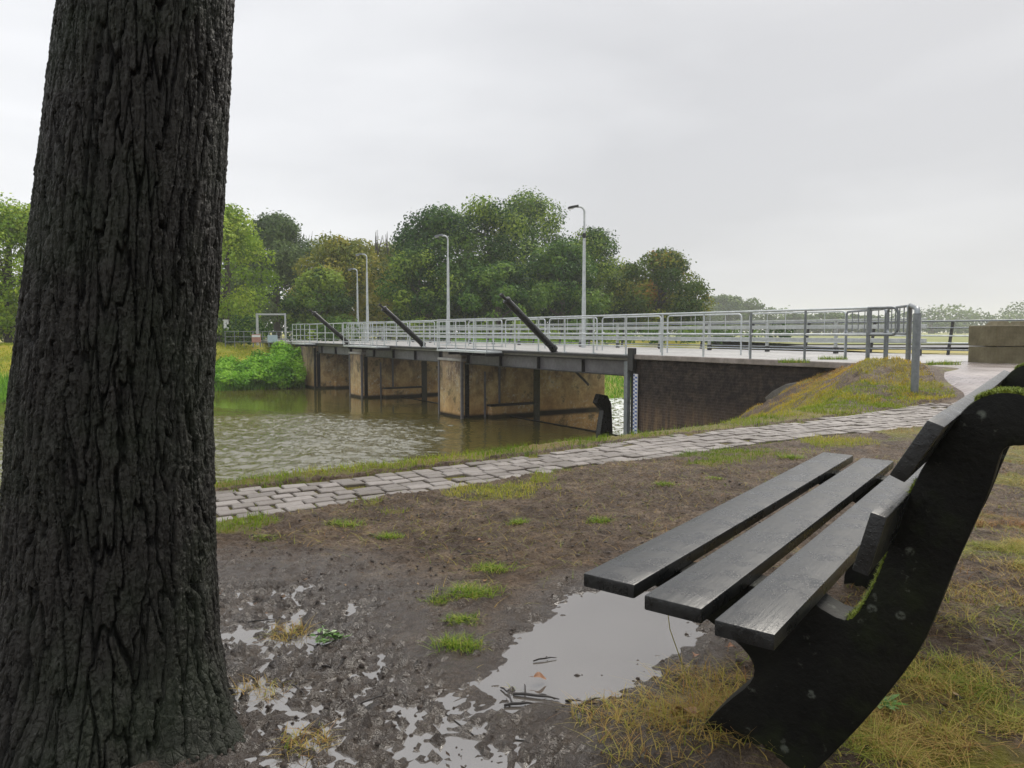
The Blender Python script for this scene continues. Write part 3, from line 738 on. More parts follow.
# ------------------------------------------------------------ FOREGROUND TREE
tree = empty('roadside_tree', (-.990, 1.80, -.02)); tag(tree, 'huge dark furrowed tree trunk filling the left foreground beside the puddle', 'tree')
def tnoise(u, v, seed): return fbm(u, v, seed, 3)
NU = 720
zrows = list(np.arange(-.15, 1.95, .0033))+list(np.arange(1.95, 6.2, .05))
Zr = np.array(zrows); TH = np.linspace(0, 2*np.pi, NU, endpoint=False)
T2, Z2 = np.meshgrid(TH, Zr)
rad = np.interp(Z2, [-.15,0,.04,.18,.37,.76,1.68,6.2], [.40,.345,.312,.268,.246,.227,.194,.14])
rad = rad+.035*np.exp(-np.maximum(Z2,0)/.18)*(np.cos(T2*4+.6)+.6*np.cos(T2*7+2))
cxr = np.interp(Z2, [-.15,.04,.37,.76,1.68,6.2], [.02,.005,.020,.033,.136,.60]); cyr = .02*Z2-.075*np.exp(-np.maximum(Z2, 0)/.16)
# bark plates: elongated cells round the girth
NCU = 36; CH = .26
cu, su = np.cos(T2), np.sin(T2)
def vor(uu, vv, ncu, seed):
    iu = np.floor(uu); iv = np.floor(vv); F1 = np.full(uu.shape, 9.); F2 = np.full(uu.shape, 9.); ID = np.zeros(uu.shape)
    for a in (-1,0,1):
        for b in (-1,0,1):
            gu = iu+a; gv = iv+b; gm_ = np.mod(gu, ncu)
            ju = .12+.76*_hash(gm_, gv, seed); jv = _hash(gm_, gv, seed+5)
            d = np.hypot(gu+ju-uu, (gv+jv-vv)*.85)
            idv = _hash(gm_, gv, seed+9)
            nw = d < F1
            F2 = np.where(nw, F1, np.minimum(F2, d)); ID = np.where(nw, idv, ID); F1 = np.where(nw, d, F1)
    return F1, F2, ID
wu = T2/(2*np.pi)*NCU; wv = Z2/CH
warp = (fbm(cu*2.5+Z2*2.6, su*2.5+7, 201, 3)-.5)*1.6+(fbm(cu*12+Z2*22, su*12+3, 203, 3)-.5)*.75
wu2 = wu+warp; wv2 = wv+(fbm(cu*9+Z2*4, su*9-5, 202, 2)-.5)*1.6
f1, f2, cid = vor(wu2, wv2, NCU, 300)
e = f2-f1
ridge = sstep(.01, .12, e)
g1, g2, gid = vor(wu2*2.2+.6*(fbm(T2*50, Z2*30, 230, 2)-.5), wv2*2.3+3.1, 66, 400)
fine = sstep(.01, .12, g2-g1)
rough_n = fbm(T2*22, Z2*62, 211, 4, .62)-.5
rough_f = fbm(T2*60, Z2*190, 213, 2, .6)-.5
side = sstep(.1, .9, np.cos(T2+.1))
disp = .006+ridge*(.0085+.004*cid+.009*side)+fine*(.0032+.0025*gid)*(.35+.65*ridge)+rough_n*.0065+rough_f*.0042
disp = np.where(Z2 > 1.97, .012, disp)
rr = rad-.034+disp
X = cxr+rr*np.cos(T2); Y = cyr+rr*np.sin(T2); Z = Z2+0*X
nr = len(Zr); i = np.arange(nr*NU).reshape(nr, NU); j = np.roll(i, -1, 1)
F = np.stack([i[:-1], j[:-1], j[1:], i[1:]], -1).reshape(-1, 4)
trunk = np_mesh('trunk', np.stack([X.ravel(), Y.ravel(), Z.ravel()], 1), F, BARK, tree, True, {'ridge': (ridge*(.6+.4*cid)*(.6+.4*fine)).ravel()})
# limbs and crown, above the picture
m = MB()
for k in range(7):
    a = k*2.4; z0 = 4.0+k*.33; L = random.uniform(2.2,3.2)
    p0 = Vector((.4, .1, z0)); p1 = p0+Vector((math.cos(a)*L*.5, math.sin(a)*L*.5, L*.45)); p2 = p0+Vector((math.cos(a)*L, math.sin(a)*L, L*1.0))
    m.tube([p0, p1, p2], [.07,.05,.02], 8)
m.build('limb', TRUNKM, tree)

# ------------------------------------------------------------ foliage generator
def crown_mesh(name, blobs, n, size, mat, parent, seed=0, hue=None, shell=.55, flat=1.0):
    r_ = np.random.default_rng(seed)
    bl = np.array(blobs, float)  # cx,cy,cz,rx,ry,rz
    wts = bl[:,3]*bl[:,5]; wts = wts/wts.sum()
    bi = r_.choice(len(bl), n, p=wts); b = bl[bi]
    d = r_.normal(size=(n,3)); d /= np.linalg.norm(d, axis=1)[:,None]
    rd = shell+(1-shell)*r_.uniform(0,1,n)**.6
    rd *= 1+.34*(r_.uniform(0,1,n)-.5)+.35*(r_.uniform(0,1,n) > .93)*r_.uniform(0,1,n)
    c = b[:,:3]+d*b[:,3:6]*rd[:,None]
    nn = d*.8+r_.normal(size=(n,3))*.55+np.array([0,0,.35]); nn /= np.linalg.norm(nn, axis=1)[:,None]
    a = np.cross(nn, r_.normal(size=(n,3))); a /= np.linalg.norm(a, axis=1)[:,None]; bb = np.cross(nn, a)
    s = size*r_.uniform(.55,1.35,n)
    a = a*s[:,None]*.5; bb = bb*s[:,None]*.33
    V = np.stack([c-a, c-bb*.9+a*.1, c+a, c+bb*.9+a*.1], 1)
    F = np.arange(n*4).reshape(n, 4)
    bh = r_.uniform(0,1,len(bl))[bi]
    v = np.clip(.46+(bh-.5)*.95+r_.uniform(-.22,.22,n)+(0 if hue is None else hue(c)), 0, 1)
    return np_mesh(name, V.reshape(-1,3), F, mat, parent, False, {'rnd': np.repeat(v, 4)})
def make_blobs(w, h, base, n, seed, d=None, top=1.0):
    r_ = random.Random(seed); d = d or w; out = []
    for k in range(n):
        a = r_.uniform(0, 6.283); u = r_.uniform(0, 1)**.8; z = base+(h-base)*(.10+.83*u)
        prof = math.sin(math.pi*min(1, .16+.80*u))**.75*(1-.25*(u-.5)*top)
        q = math.sqrt(r_.uniform(.1, 1))*prof
        br_ = (.07+.13*r_.random())*min(w, h-base)
        out.append((math.cos(a)*q*(w/2-br_*.7), math.sin(a)*q*(d/2-br_*.7), min(z, h-br_*.8), br_, br_, br_*r_.uniform(.6,.95)))
    return out
def far_tree(x, y, h, w, mat, label, n=13000, size=.34, base=None, seed=1, z0=.1, group='trees beyond the river', nb=42, top=1.0, name='broadleaf_tree', trunks=1, hue=None, twigs=0):
    n = int(n*1.4); size *= .84; w *= 1.10; nb = int(nb*1.5)
    e = empty(name, (x, y, z0)); tag(e, label, 'tree', group)
    base = h*.08 if base is None else base
    m = MB(); r_ = random.Random(seed+99)
    tr = w*.030
    m.tube([(0,0,-.6),(r_.uniform(-.2,.2),0,h*.35),(r_.uniform(-.4,.4),.2,h*.8)], [tr*1.3,tr,tr*.3], 8)
    for k in range(7):
        a = r_.uniform(0,6.28); zz = h*r_.uniform(.2,.5); L = min(w, h*.6)*r_.uniform(.25,.42)
        m.tube([(0,0,zz),(math.cos(a)*L*.5, math.sin(a)*L*.5, zz+L*.35),(math.cos(a)*L, math.sin(a)*L, zz+L*.85)], [tr*.45,tr*.3,tr*.08], 6)
    m.build('trunk', TRUNKM, e)
    bl = make_blobs(w, h, base, nb, seed, None, top)
    crown_mesh('crown', bl, n, size, mat, e, seed, hue)
    if twigs:
        for k in range(twigs):
            m = MB(); a = r_.uniform(0,6.28); q = r_.uniform(0,w*.3); p = Vector((math.cos(a)*q, math.sin(a)*q, h*.85))
            for t_ in range(4): m.tube([p, p+Vector((r_.uniform(-.6,.6), r_.uniform(-.3,.3), h*r_.uniform(.12,.25)))], [.05,.015], 4)
            m.build('bare_branch', TRUNKM, e)
    return e
def tp(px_, Y): return (px_-512)/760*Y
def th_(py_, Y, z0=.1): return (332-py_)/760*Y+.92-z0
T = far_tree
T(tp(12,48), 48, th_(203,48), 9.5, L_BRIGHT, 'bright green tree left of the big trunk, beyond the river', seed=3, n=15000, size=.26, base=.3)
T(tp(-55,46), 46, th_(210,46), 9, L_BRIGHT, 'bright green tree at the left edge of the picture', seed=4, n=12000, size=.26, base=.3)
T(tp(226,56), 56, th_(207,56), 7.5, L_BRIGHT, 'bright yellow green tree just right of the big trunk', seed=5, n=13000, size=.26, base=1.4)
T(tp(170,60), 60, th_(200,60), 9, L_BRIGHT, 'bright green tree mostly hidden behind the big trunk', seed=25, n=9000, size=.3, base=1.0)
T(tp(277,72), 72, th_(216,72), 8.5, L_GREY, 'tall grey green tree between the bright and the yellowing trees', seed=6, n=17000, size=.34, top=.6, base=.5, nb=55)
T(tp(235,80), 80, th_(228,80), 9, L_DARK, 'dark tree behind the bright yellow green one', seed=26, n=9000, size=.36)
T(tp(318,86), 86, th_(240,86), 8, L_GREY, 'thin grey tree with bare branch tips behind the yellowing tree', seed=7, n=5000, size=.34, twigs=6)
T(tp(345,66), 66, th_(238,66), 9.5, L_OLIVE, 'yellowing broad tree left of the street lamps', seed=8, n=15000, size=.32, base=.4)
T(tp(318,60), 60, th_(268,60), 5.5, L_MID, 'lower mid green tree in front of the yellowing tree', seed=9, n=9000, size=.28, base=.3)
T(tp(388,78), 78, th_(243,78), 8.5, L_OLIVE, 'second yellowing tree right of the broad one, bare twigs on top', seed=10, n=11000, size=.34, twigs=4)
T(tp(440,64), 64, th_(208,64), 9.0, L_DARK, 'tall dark green tree behind the second street lamp', seed=11, n=16000, size=.32, base=.5)
T(tp(420,60), 60, th_(250,60), 6.5, L_MID, 'rounded mid green tree low beside the second lamp', seed=28, n=9000, size=.28, base=.3)
T(tp(490,66), 66, th_(200,66), 9.5, L_MID, 'tall green tree left of the highest crown', seed=12, n=16000, size=.32, base=.4)
T(tp(532,76), 76, th_(190,76), 9.5, L_MID, 'highest tree of the wood, feathery crown', seed=13, n=15000, size=.30, nb=60)
T(tp(500,58), 58, th_(262,58), 8, L_DARK, 'dark spreading tree low at the centre of the wood', seed=14, n=12000, size=.28, base=.2)
T(tp(560,62), 62, th_(240,62), 7.0, L_DARK, 'dark green tree just left of the tallest lamp', seed=29, n=12000, size=.30, base=.3)
T(tp(590,68), 68, th_(228,68), 7.5, L_MID, 'light willow like tree behind the tallest lamp', seed=15, n=15000, size=.26, nb=55, base=.4)
T(tp(656,66), 66, th_(249,66), 8.6, L_AUT, 'autumn tinted round tree at the right end of the wood', seed=16, n=17000, size=.30, base=.2, nb=55,
  hue=lambda c: .20*np.exp(-((c[:,0]+.4)/1.3)**2)-.15)
T(tp(624,72), 72, th_(262,72), 5.5, L_AUT, 'small reddish brown tree left of the autumn tinted round tree', seed=17, n=6000, size=.3, hue=lambda c: .08)
for k, (px_, py_, Y_, w_, lab) in enumerate([(722,295,260,34,'hazy grey tree beyond the right end of the wood'),(690,300,270,30,'hazy low tree behind the autumn tinted tree'),
    (835,313,260,32,'hazy rounded tree above the bridge railing'),(795,314,265,22,'hazy small tree left of the rounded one above the railing'),(868,316,270,22,'hazy low tree right of the rounded one, above the railing end'),
    (930,320,300,30,'hazy low tree seen between the end post and the concrete blocks')]):
    T(tp(px_,Y_), Y_, th_(py_,Y_), w_, L_GREY, lab, seed=18+k, n=9000, size=1.1, base=.1, group='hazy trees in the distance', nb=60, top=.4)
# far hedge line and distant wood
def belt(name, label, x0, x1, Y, h, n, size, mat, seed, hv=.35, cat='woodland'):
    r_ = random.Random(seed); bl = []; x = x0
    while x < x1:
        hh = h*(1-hv+2*hv*r_.random()*abs(math.sin(x*.021+seed))); w_ = hh*r_.uniform(.6,1.0)
        bl.append((x, Y+r_.uniform(-6,6), hh*.5, w_*.9, w_*.6, hh*.5)); x += w_*.8
    o = crown_mesh(name, bl, n, size, mat, None, seed); o.location.z = .1
    return tag(o, label, cat, kind='stuff')
belt('distant_wood', 'misty belt of trees along the horizon on the right', 40, 420, 330, 11, 26000, 1.5, L_GREY, 41)
belt('undergrowth', 'dark undergrowth between the trunks of the wood', -48, 14, 84, 6.0, 22000, .5, L_DARK, 42)
belt('low_scrub', 'green scrub at the edge of the wood behind the bridge', -34, 19, 56, 1.5, 16000, .24, L_MID, 43, .4, 'scrub')

# foreground tree crown (above the frame)
bl = [(random.uniform(-2.6,3.0), random.uniform(-2.6,2.4), random.uniform(5.4,8.5), 1.1, 1.1, .8) for k in range(26)]
crown_mesh('crown', bl, 6000, .16, L_MID, tree, 77, None, .3)

# shrubs on the far bank
def shrub(x, y, w, h, label, mat=L_SHRUB, n=4000, size=.16, seed=1, name='bank_shrub', z0=None, group='shrubs on the far bank'):
    z0 = float(base_h(x, y)) if z0 is None else z0
    e = empty(name, (x, y, z0)); tag(e, label, 'shrub', group)
    r_ = random.Random(seed); bl = []
    for k in range(16):
        a = r_.uniform(0,6.28); q = math.sqrt(r_.random())*w*.38
        hh = h*(1-.6*(q/(w*.5))**2); bl.append((math.cos(a)*q, math.sin(a)*q, hh*r_.uniform(.25,.75), w*.17, w*.17, h*.24))
    m = MB()
    for k in range(5):
        a = k*1.3; m.tube([(0,0,-.1),(math.cos(a)*w*.12, math.sin(a)*w*.12, h*.5)], [.03,.012], 5)
    m.build('stems', TRUNKM, e)
    crown_mesh('foliage', bl, n, size, mat, e, seed, None, .3)
    return e
for k, (a, b, Y, w, h, lab) in enumerate([
  (226,0,43.2,3.0,1.2,'small bright shrub at the water edge half behind the big trunk'),
  (243,0,44.4,3.2,1.3,'spreading leafy shrub low at the water edge'),
  (263,0,44.2,3.4,1.5,'broad leafy shrub low at the water edge before the creepers'),
  (232,0,44.8,2.8,1.4,'low bright shrub at the water edge, nearest the big trunk'),
  (255,0,45.0,2.8,1.6,'leafy bright shrub on the bank in the middle of the row'),
  (272,0,44.6,2.6,2.1,'bright creeper mound climbing towards the abutment'),
  (288,0,44.2,2.2,2.4,'creeper spilling over beside the far abutment wall'),
  (281,0,46.5,3.0,2.4,'higher creeper mound behind the abutment corner'),
  (292,0,46.0,2.0,2.7,'topmost creeper leaning on the abutment wall'),
  (268,0,46.5,2.6,1.8,'sloping bramble between the creepers and the dry grass')]):
    X_ = tp(a, Y); shrub(X_, Y, w*1.12, h, lab, seed=60+k, n=4200)
for k, (a, Y, w, h, lab) in enumerate([(233,53,3.0,1.5,'dark green garden shrub on the bank top next to the big trunk'),(248,54,2.6,1.1,'dark low shrub left of the white portal'),(222,52,2.6,1.3,'dark shrub half hidden by the big trunk'),(8,50,4.5,2.2,'green shrub under the bright tree at the left edge')]):
    shrub(tp(a, Y), Y, w, h, lab, L_MID, 3000, .18, 80+k, 'garden_shrub', None, 'shrubs on top of the far bank')
# reeds along the far shore
def d_reed(x, y, t, o, g, w, z): return (t > 20)*(z > ZW-.12)*(z < ZW+.75)*(o < .3)
pr = scatter(160000, -30, -9, 31, 49, d_reed)
tag(blades('bank_reeds', pr, .55, .05, L_SHRUB, .5), 'tall green reeds and grass along the far water line', 'reeds', kind='stuff')
def d_dry(x, y, t, o, g, w, z): return (t > 20)*(z > ZW+.6)*(o < .3)*sstep(.3,.6,fbm(x*.8,y*.8,105,3))
pr = scatter(90000, -32, -11, 35, 60, d_dry)
BANKG = leaf_mat('bank_grass_blades', [(0,(.16,.26,.02)), (.5,(.32,.38,.03)), (1,(.46,.42,.05))])
tag(blades('bank_grass', pr, .16, .045, BANKG, .7), 'yellow green grass on the slope of the far bank', 'grass', kind='stuff')
def d_ds(x, y, t, o, g, w, z): return (t > 20)*(z > ZL-.1)*(o > 6.9)
pr = scatter(40000, -4, 14, 36, 56, d_ds)
tag(blades('downstream_bank_grass', pr, .28, .05, L_SHRUB, .5), 'green grass on the bank seen through the opening under the bridge', 'grass', kind='stuff')

# ------------------------------------------------------------ BRIDGE / WEIR
bridge = empty('weir_bridge', (0,0,0)); tag(bridge, 'long low weir bridge with concrete piers and steel girders crossing the river', 'bridge')
TA = 6.57
piers = [(16.38, 18.3), (26.8, 28.5)]
TF0, TF1 = 34.3, 37.0
MB().wbox(-.35, TF1+30, .10, 7.05, ZD-.16, ZD).build('deck', DECK, bridge, .012)
m = MB(); m.wbox(TA+.02, TF0, -.10, .098, ZD-.095, ZD-.02); m.build('deck_edge_beam', DARKST, bridge, .008)
m = MB(); m.wbox(-.5, TA+.0, -.10, .098, ZD-.115, ZD+.012); m.build('coping', COPING, bridge, .02)
# near abutment, brick faced, with rough projecting top course
ab = MB().wbox(-.35, TA, .0, 6.95, -4.5, ZD-.118).build('abutment_wall', BRICK, bridge, .02)
e_ = MB().wbox(TA+.002, TA+.16, -.03, .12, -4.5, ZD-.17).build('edge_strip', DARKST, ab)
# far abutment
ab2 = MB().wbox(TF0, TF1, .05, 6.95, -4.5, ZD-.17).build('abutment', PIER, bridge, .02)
m = MB(); m.wbox(TF0-.03, TF0+.1, .0, .12, -4.4, ZD-.3); m.build('edge_strip', DARKST, ab2)
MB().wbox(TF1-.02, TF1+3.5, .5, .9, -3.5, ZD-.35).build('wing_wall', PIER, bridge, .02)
for (a, b) in piers:
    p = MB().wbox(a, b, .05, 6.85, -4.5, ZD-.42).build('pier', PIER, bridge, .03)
    m = MB(); m.wbox(a+.25, b-.1, .15, 6.7, ZD-.42, ZD-.162); m.build('bearing_block', COPING, p, .02)
    m = MB(); m.wbox(a-.035, b+.035, -.02, .6, ZD-.50, ZD-.40); m.build('cap_stone', DECK, p, .02)
    for tt in (a-.025, b-.055): MB().wbox(tt, tt+.08, -.005, .09, -4.4, ZD-.51).build('edge_strip', GIRD, p, .005)
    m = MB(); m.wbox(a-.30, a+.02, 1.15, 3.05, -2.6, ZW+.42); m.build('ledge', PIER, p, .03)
    m = MB(); m.wbox(a-.33, a+.02, 1.10, 3.2, ZW+.42, ZW+.49); m.build('ledge_cap', DARKST, p, .01)
    MB().wbox(a-.012, a+.02, .16, .34, -4, ZD-.55).build('stop_log_slot', BLACK, p); MB().wbox(a-.012, a+.02, 3.25, 3.55, -4, ZD-.5).build('stop_log_slot', BLACK, p)
    MB().wbox(a-.04, a+.02, 1.62, 1.70, ZW+.5, ZD-.5).build('guide_rail', GIRD, p); MB().wbox(a-.04, a+.02, .98, 1.05, ZW-.5, ZD-.9).build('guide_rail', GIRD, p)
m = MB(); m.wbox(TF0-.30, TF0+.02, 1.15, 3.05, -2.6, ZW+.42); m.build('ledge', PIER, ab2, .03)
m = MB(); m.wbox(TF0-.012, TF0+.02, .16, .36, -4, ZD-.5); m.build('stop_log_slot', BLACK, ab2)
# girders: I-beam with stiffeners per span
for (a, b) in ((TA+.1, 16.3), (18.4, 26.7), (28.6, TF0-.1)):
    zt = ZD-.165
    for oo in (.12, 3.3, 6.5):
        m = MB(); m.wbox(a, b, oo+.10, oo+.13, zt-.40, zt-.03); g_ = m.build('girder', GIRD, bridge)
        MB().wbox(a, b, oo-.02, oo+.25, zt-.03, zt).build('flange', DARKST, g_, .003); MB().wbox(a, b, oo-.02, oo+.25, zt-.43, zt-.40).build('flange', DARKST, g_, .003)
        k = a+.05
        while k < b: m = MB(); m.wbox(k, k+.03, oo-.01, oo+.10, zt-.40, zt-.03); k += 2.35; m.build('stiffener', DARKST, g_)
# maintenance platforms over the piers
for (a, b) in ((13.2, 16.9), (22.9, 27.2), (33.6, 36.0)):
    m = MB(); m.wbox(a, b, -.75, -.12, ZD-.11, ZD-.04); pf = m.build('platform', GALV, bridge, .006)
    for k in np.arange(a+.1, b, .9): MB().wbox(k, k+.06, -.70, .0, ZD-.22, ZD-.115).build('bracket', DARKST, pf)
# fallen-in outlet cone stone at first pier
# bracket post at the corner of the near abutment
m = MB(); m.wbox(TA-.05, TA+.16, -.16, -.03, ZD-.42, ZD+.18); m.build('corner_bracket', DARKST, bridge, .01)

def rail(name, label, group, o_, t0, t1, zb, zs, sp, r_post, r_rail, mat, cat='railing', lean=0, postmat=None, first=None, ends=None, boxy=False, foot=0):
    e = empty(name, W(0,0,0)); tag(e, label, cat, group)
    e.location = (0,0,0)
    zt = max(zs); t = t0
    while t <= t1+1e-3:
        m = MB()
        if boxy: 
            c = W(t, o_+lean*.5, (zb+zt)/2); ax = Vector((NB[0]*lean, NB[1]*lean, zt-zb))
            m.box(c, Vector((TB[0],TB[1],0))*r_post*1.2, Vector((NB[0],NB[1],0))*r_post*2.2, ax)
        else: m.tube([W(t,o_,zb), W(t,o_+lean,zt)], r_post, 8)
        if foot: m.wbox(t-foot, t+foot, o_-foot, o_+foot, zb, zb+.015)
        m.build('post', postmat or mat, e, 0, not boxy); t += sp
    for z in zs:
        k = (z-zb)/(zt-zb)
        m = MB(); m.tube([W(t0-(0 if ends is None else ends), o_+lean*k, z), W(t1, o_+lean*k, z)], r_rail, 8); m.build('rail', mat, e, 0, True)
    return e
# 1 near railing with rounded end loop
ZR = ZD+1.05; ZM = ZD+.55
e = empty('bridge_railing'); tag(e, 'grey tube railing on the near edge of the bridge, ending in a rounded loop', 'railing')
for k in range(26):
    t = -.04+1.40*k
    m = MB(); m.tube([W(t, -.02, ZD-.02), W(t, -.02, ZR-.02)], .026 if k else .04, 8); m.wbox(t-.05, t+.05, -.08, .04, ZD-.02, ZD+.005+.01)
    m.build('post', GALVD if k < 3 else GALV, e, 0, True)
def arc(c, a0, a1, r, n=6): return [(c[0]+r*math.cos(a0+(a1-a0)*i/n), c[1]+r*math.sin(a0+(a1-a0)*i/n)) for i in range(n+1)]
loop = [(35.3, ZR)]+[(-.02, ZR)]+arc((-.50, ZR-.12), math.pi/2, math.pi, .12)+arc((-.50, ZM+.12), math.pi, 1.5*math.pi, .12)+[(-.02, ZM)]+[(35.3, ZM)]
for nm, pts, mt in (('handrail', [p for p in loop if p[1] > (ZR+ZM)/2], GALVD), ('middle_rail', [p for p in loop if p[1] <= (ZR+ZM)/2], GALVD)):
    pass
m = MB(); m.tube([W(t, -.02, z) for t, z in loop[1:-1]], .026, 8); m.build('end_loop', GALVD, e, 0, True)
m = MB(); m.tube([W(-.02, -.02, ZR), W(35.3, -.02, ZR)], .024, 8); m.build('handrail', GALV, e, 0, True)
m = MB(); m.tube([W(-.02, -.02, ZM), W(35.3, -.02, ZM)], .020, 8); m.build('middle_rail', GALV, e, 0, True)
m = MB(); m.tube([W(TA+.5, -.02, ZD+.22), W(35.3, -.02, ZD+.22)], .012, 6); m.build('toe_rail', GALV, e, 0, True)

# panels with rounded frames
def panel(e, A, B, z0, z1, zbase, mat, r=.022, bars=5, half=True):
    """rounded frame from A to B (xy), posts run to the ground, thin bars inside"""
    A = Vector(A); B = Vector(B); L = (B-A).length; d = (B-A)/L
    def P(s, z): q = A+d*s; return Vector((q.x, q.y, z))
    rc = .10
    pts = arc((rc, z0+rc), 1.5*math.pi, math.pi, rc, 4)+arc((rc, z1-rc), math.pi, .5*math.pi, rc, 4)+arc((L-rc, z1-rc), .5*math.pi, 0, rc, 4)+arc((L-rc, z0+rc), 0, -.5*math.pi, rc, 4)
    pts.append(pts[0])
    m = MB(); m.tube([P(s, z) for s, z in pts], r, 8, False); m.build('panel_frame', mat, e, 0, True)
    for k in range(1, bars+1):
        m = MB(); m.tube([P(L*k/(bars+1), z0), P(L*k/(bars+1), z1)], r*.42, 6); m.build('bar', mat, e, 0, True)
    for s in (0.0, L):
        zb = zbase if not callable(zbase) else zbase(P(s,0))
        m = MB(); m.tube([P(s, zb), P(s, z1-rc*.9)], r*1.15, 8); m.build('post', mat, e, 0, True)
e = empty('walkway_railing'); tag(e, 'pale railing of rounded lattice panels between walkway and road', 'railing')
t = 2.0; OP = 2.25
first = True
while t < 34:
    L = 2.75
    panel(e, W(t, OP), W(t+L, OP), ZM, ZR+.02, ZD-.01, GALV, .02, 4)
    t += L+.28
for z in (ZD+.18, ZD+.36):
    m = MB(); m.tube([W(2.0, OP, z), W(34.8, OP, z)], .012, 6); m.build('rail', GALV, e, 0, True)
# flared end towards the path
e = empty('flared_railing'); tag(e, 'darker grey railing with rounded panels flaring out to a thick end post on the grass', 'railing')
A0 = W(1.9, 2.13); A1 = W(-.06, .56); A2 = W(-1.26, -.73); A3 = Vector((5.46, 10.28, 0))
panel(e, A0, A1-(A1-A0).normalized()*.10, ZM+.02, ZR, ZD-.05, GALVD, .024, 5)
panel(e, A1, A2-(A2-A1).normalized()*.10, ZM+.02, ZR, ZD-.12, GALVD, .024, 4)
zA3 = gz(A3.x, A3.y)
d_ = (A3-A2).normalized()
m = MB(); m.tube([Vector((A2.x, A2.y, .1)), Vector((A2.x, A2.y, ZR-.08)), Vector((A2.x, A2.y, ZR-.02))+d_*.05, Vector((A2.x, A2.y, ZR))+d_*.15, Vector((A3.x, A3.y, 1.24))-d_*.14, Vector((A3.x, A3.y, 1.21))-d_*.04, Vector((A3.x, A3.y, 1.13))], .036, 10); m.build('handrail', GALVD, e, 0, True)
m = MB(); m.tube([A3+Vector((0,0,zA3-.1)), A3+Vector((0,0,1.17))], .050, 14); m.build('end_post', GALVD, e, 0, True)
# platform railings over piers
for (a, b), lab in zip(((13.2, 16.9), (22.9, 27.2), (33.6, 36.0)), ('pale lattice railing round the platform of the nearest pier', 'pale lattice railing round the platform of the middle pier', 'pale lattice railing round the platform at the far abutment')):
    e = empty('platform_railing'); tag(e, lab, 'railing', 'railings of the projecting platforms')
    k = a
    n_ = int((b-a)/.62)
    for q in range(n_+1):
        k = a+(b-a)*q/n_; m = MB(); m.tube([W(k, -.72, ZD-.1), W(k, -.72, ZR)], .018, 6); m.build('post', GALV, e, 0, True)
    for z in (ZR, ZD+.75, ZD+.40, ZD+.12):
        m = MB(); m.tube([W(a, -.08, z), W(a, -.72, z), W(b, -.72, z), W(b, -.08, z)], .016, 6); m.build('rail', GALV, e, 0, True)
# guard rail and leaning far railing
e = empty('guard_rail'); tag(e, 'pale double barrier rail along the carriageway of the bridge', 'guard rail')
t = 2.23
while t < 50:
    m = MB(); m.wbox(t-.035, t+.035, 5.56, 5.64, ZD-.02, 1.27); p_ = m.build('post', BARRIER, e, .006)
    m = MB(); m.wbox(t-.045, t+.045, 5.555, 5.68, ZD-.01, ZD+.17); m.build('post_foot', DARKST, p_, .005); t += 2.37
for z, r_ in ((1.25, .024), (1.06, .055), (.70, .055)):
    m = MB(); m.wbox(2.0, 50, 5.50-.0, 5.555, z-r_, z+r_); m.build('rail', BARRIER, e, .012)
e = empty('leaning_railing'); tag(e, 'far bridge railing with dark outward leaning posts and five thin rails', 'railing')
t = -19.8
zb = .24
while t < 50:
    m = MB(); c = W(t, 6.9+.10, zb+.47); m.box(c, Vector((TB[0],TB[1],0))*.05, Vector((NB[0],NB[1],0))*.08, Vector((NB[0]*.20+TB[0]*.0, NB[1]*.20, .96)))
    m.build('post', DARKST, e, .004); t += 2.2
for k, z in enumerate((1.21, 1.03, .82, .63, .45)):
    q = (z-zb)/.96*.20
    m = MB(); m.tube([W(-21, 6.9+q-.05, z), W(50, 6.9+q-.05, z)], .024 if k == 0 else .020, 8); m.build('rail', GALV if k in (2,3) else GALVD, e, 0, True)

# hydraulic cylinders and gates
dirp = Vector((NB[0], NB[1], 0))
for k, (tc, lab) in enumerate(((10.39, 'black hydraulic cylinder nearest the abutment, slanting up over the railing'), (19.74, 'black hydraulic cylinder slanting up over the middle span'), (28.8, 'farthest black hydraulic cylinder slanting up over the last span'))):
    e = empty('hydraulic_cylinder', W(tc, 0, ZD)); tag(e, lab, 'cylinder', 'hydraulic gate cylinders')
    u = (dirp*1.756+Vector((0,0,-1.50))).normalized()
    top = -dirp*1.70+Vector((0,0,1.56)); L = 2.30
    m = MB(); m.tube([top, top+u*L], .105, 16); bar = m.build('barrel', BLACK, e, .01, True)
    MB().tube([top+u*.02, top+u*.10], .125, 16).build('end_collar', BLACK, bar, .006, True); MB().tube([top+u*(L-.12), top+u*(L+.02)], .125, 16).build('end_collar', BLACK, bar, .006, True)
    m = MB(); m.tube([top-u*.16, top+u*.02], .045, 10); m.box(top-u*.17, u*.10, Vector((TB[0],TB[1],0))*.10, u.cross(Vector((TB[0],TB[1],0)))*.09); m.build('end_eye', DARKST, bar, .01, True)
    m = MB(); m.tube([top+u*.3+Vector((0,0,.12)), top+u*(L-.1)+Vector((0,0,.12))], .014, 6); m.build('hose', DARKST, bar, 0, True)
    m = MB(); m.tube([top+u*L, top+u*(L+1.75)], .040, 10); m.build('piston_rod', GIRD, e, 0, True)
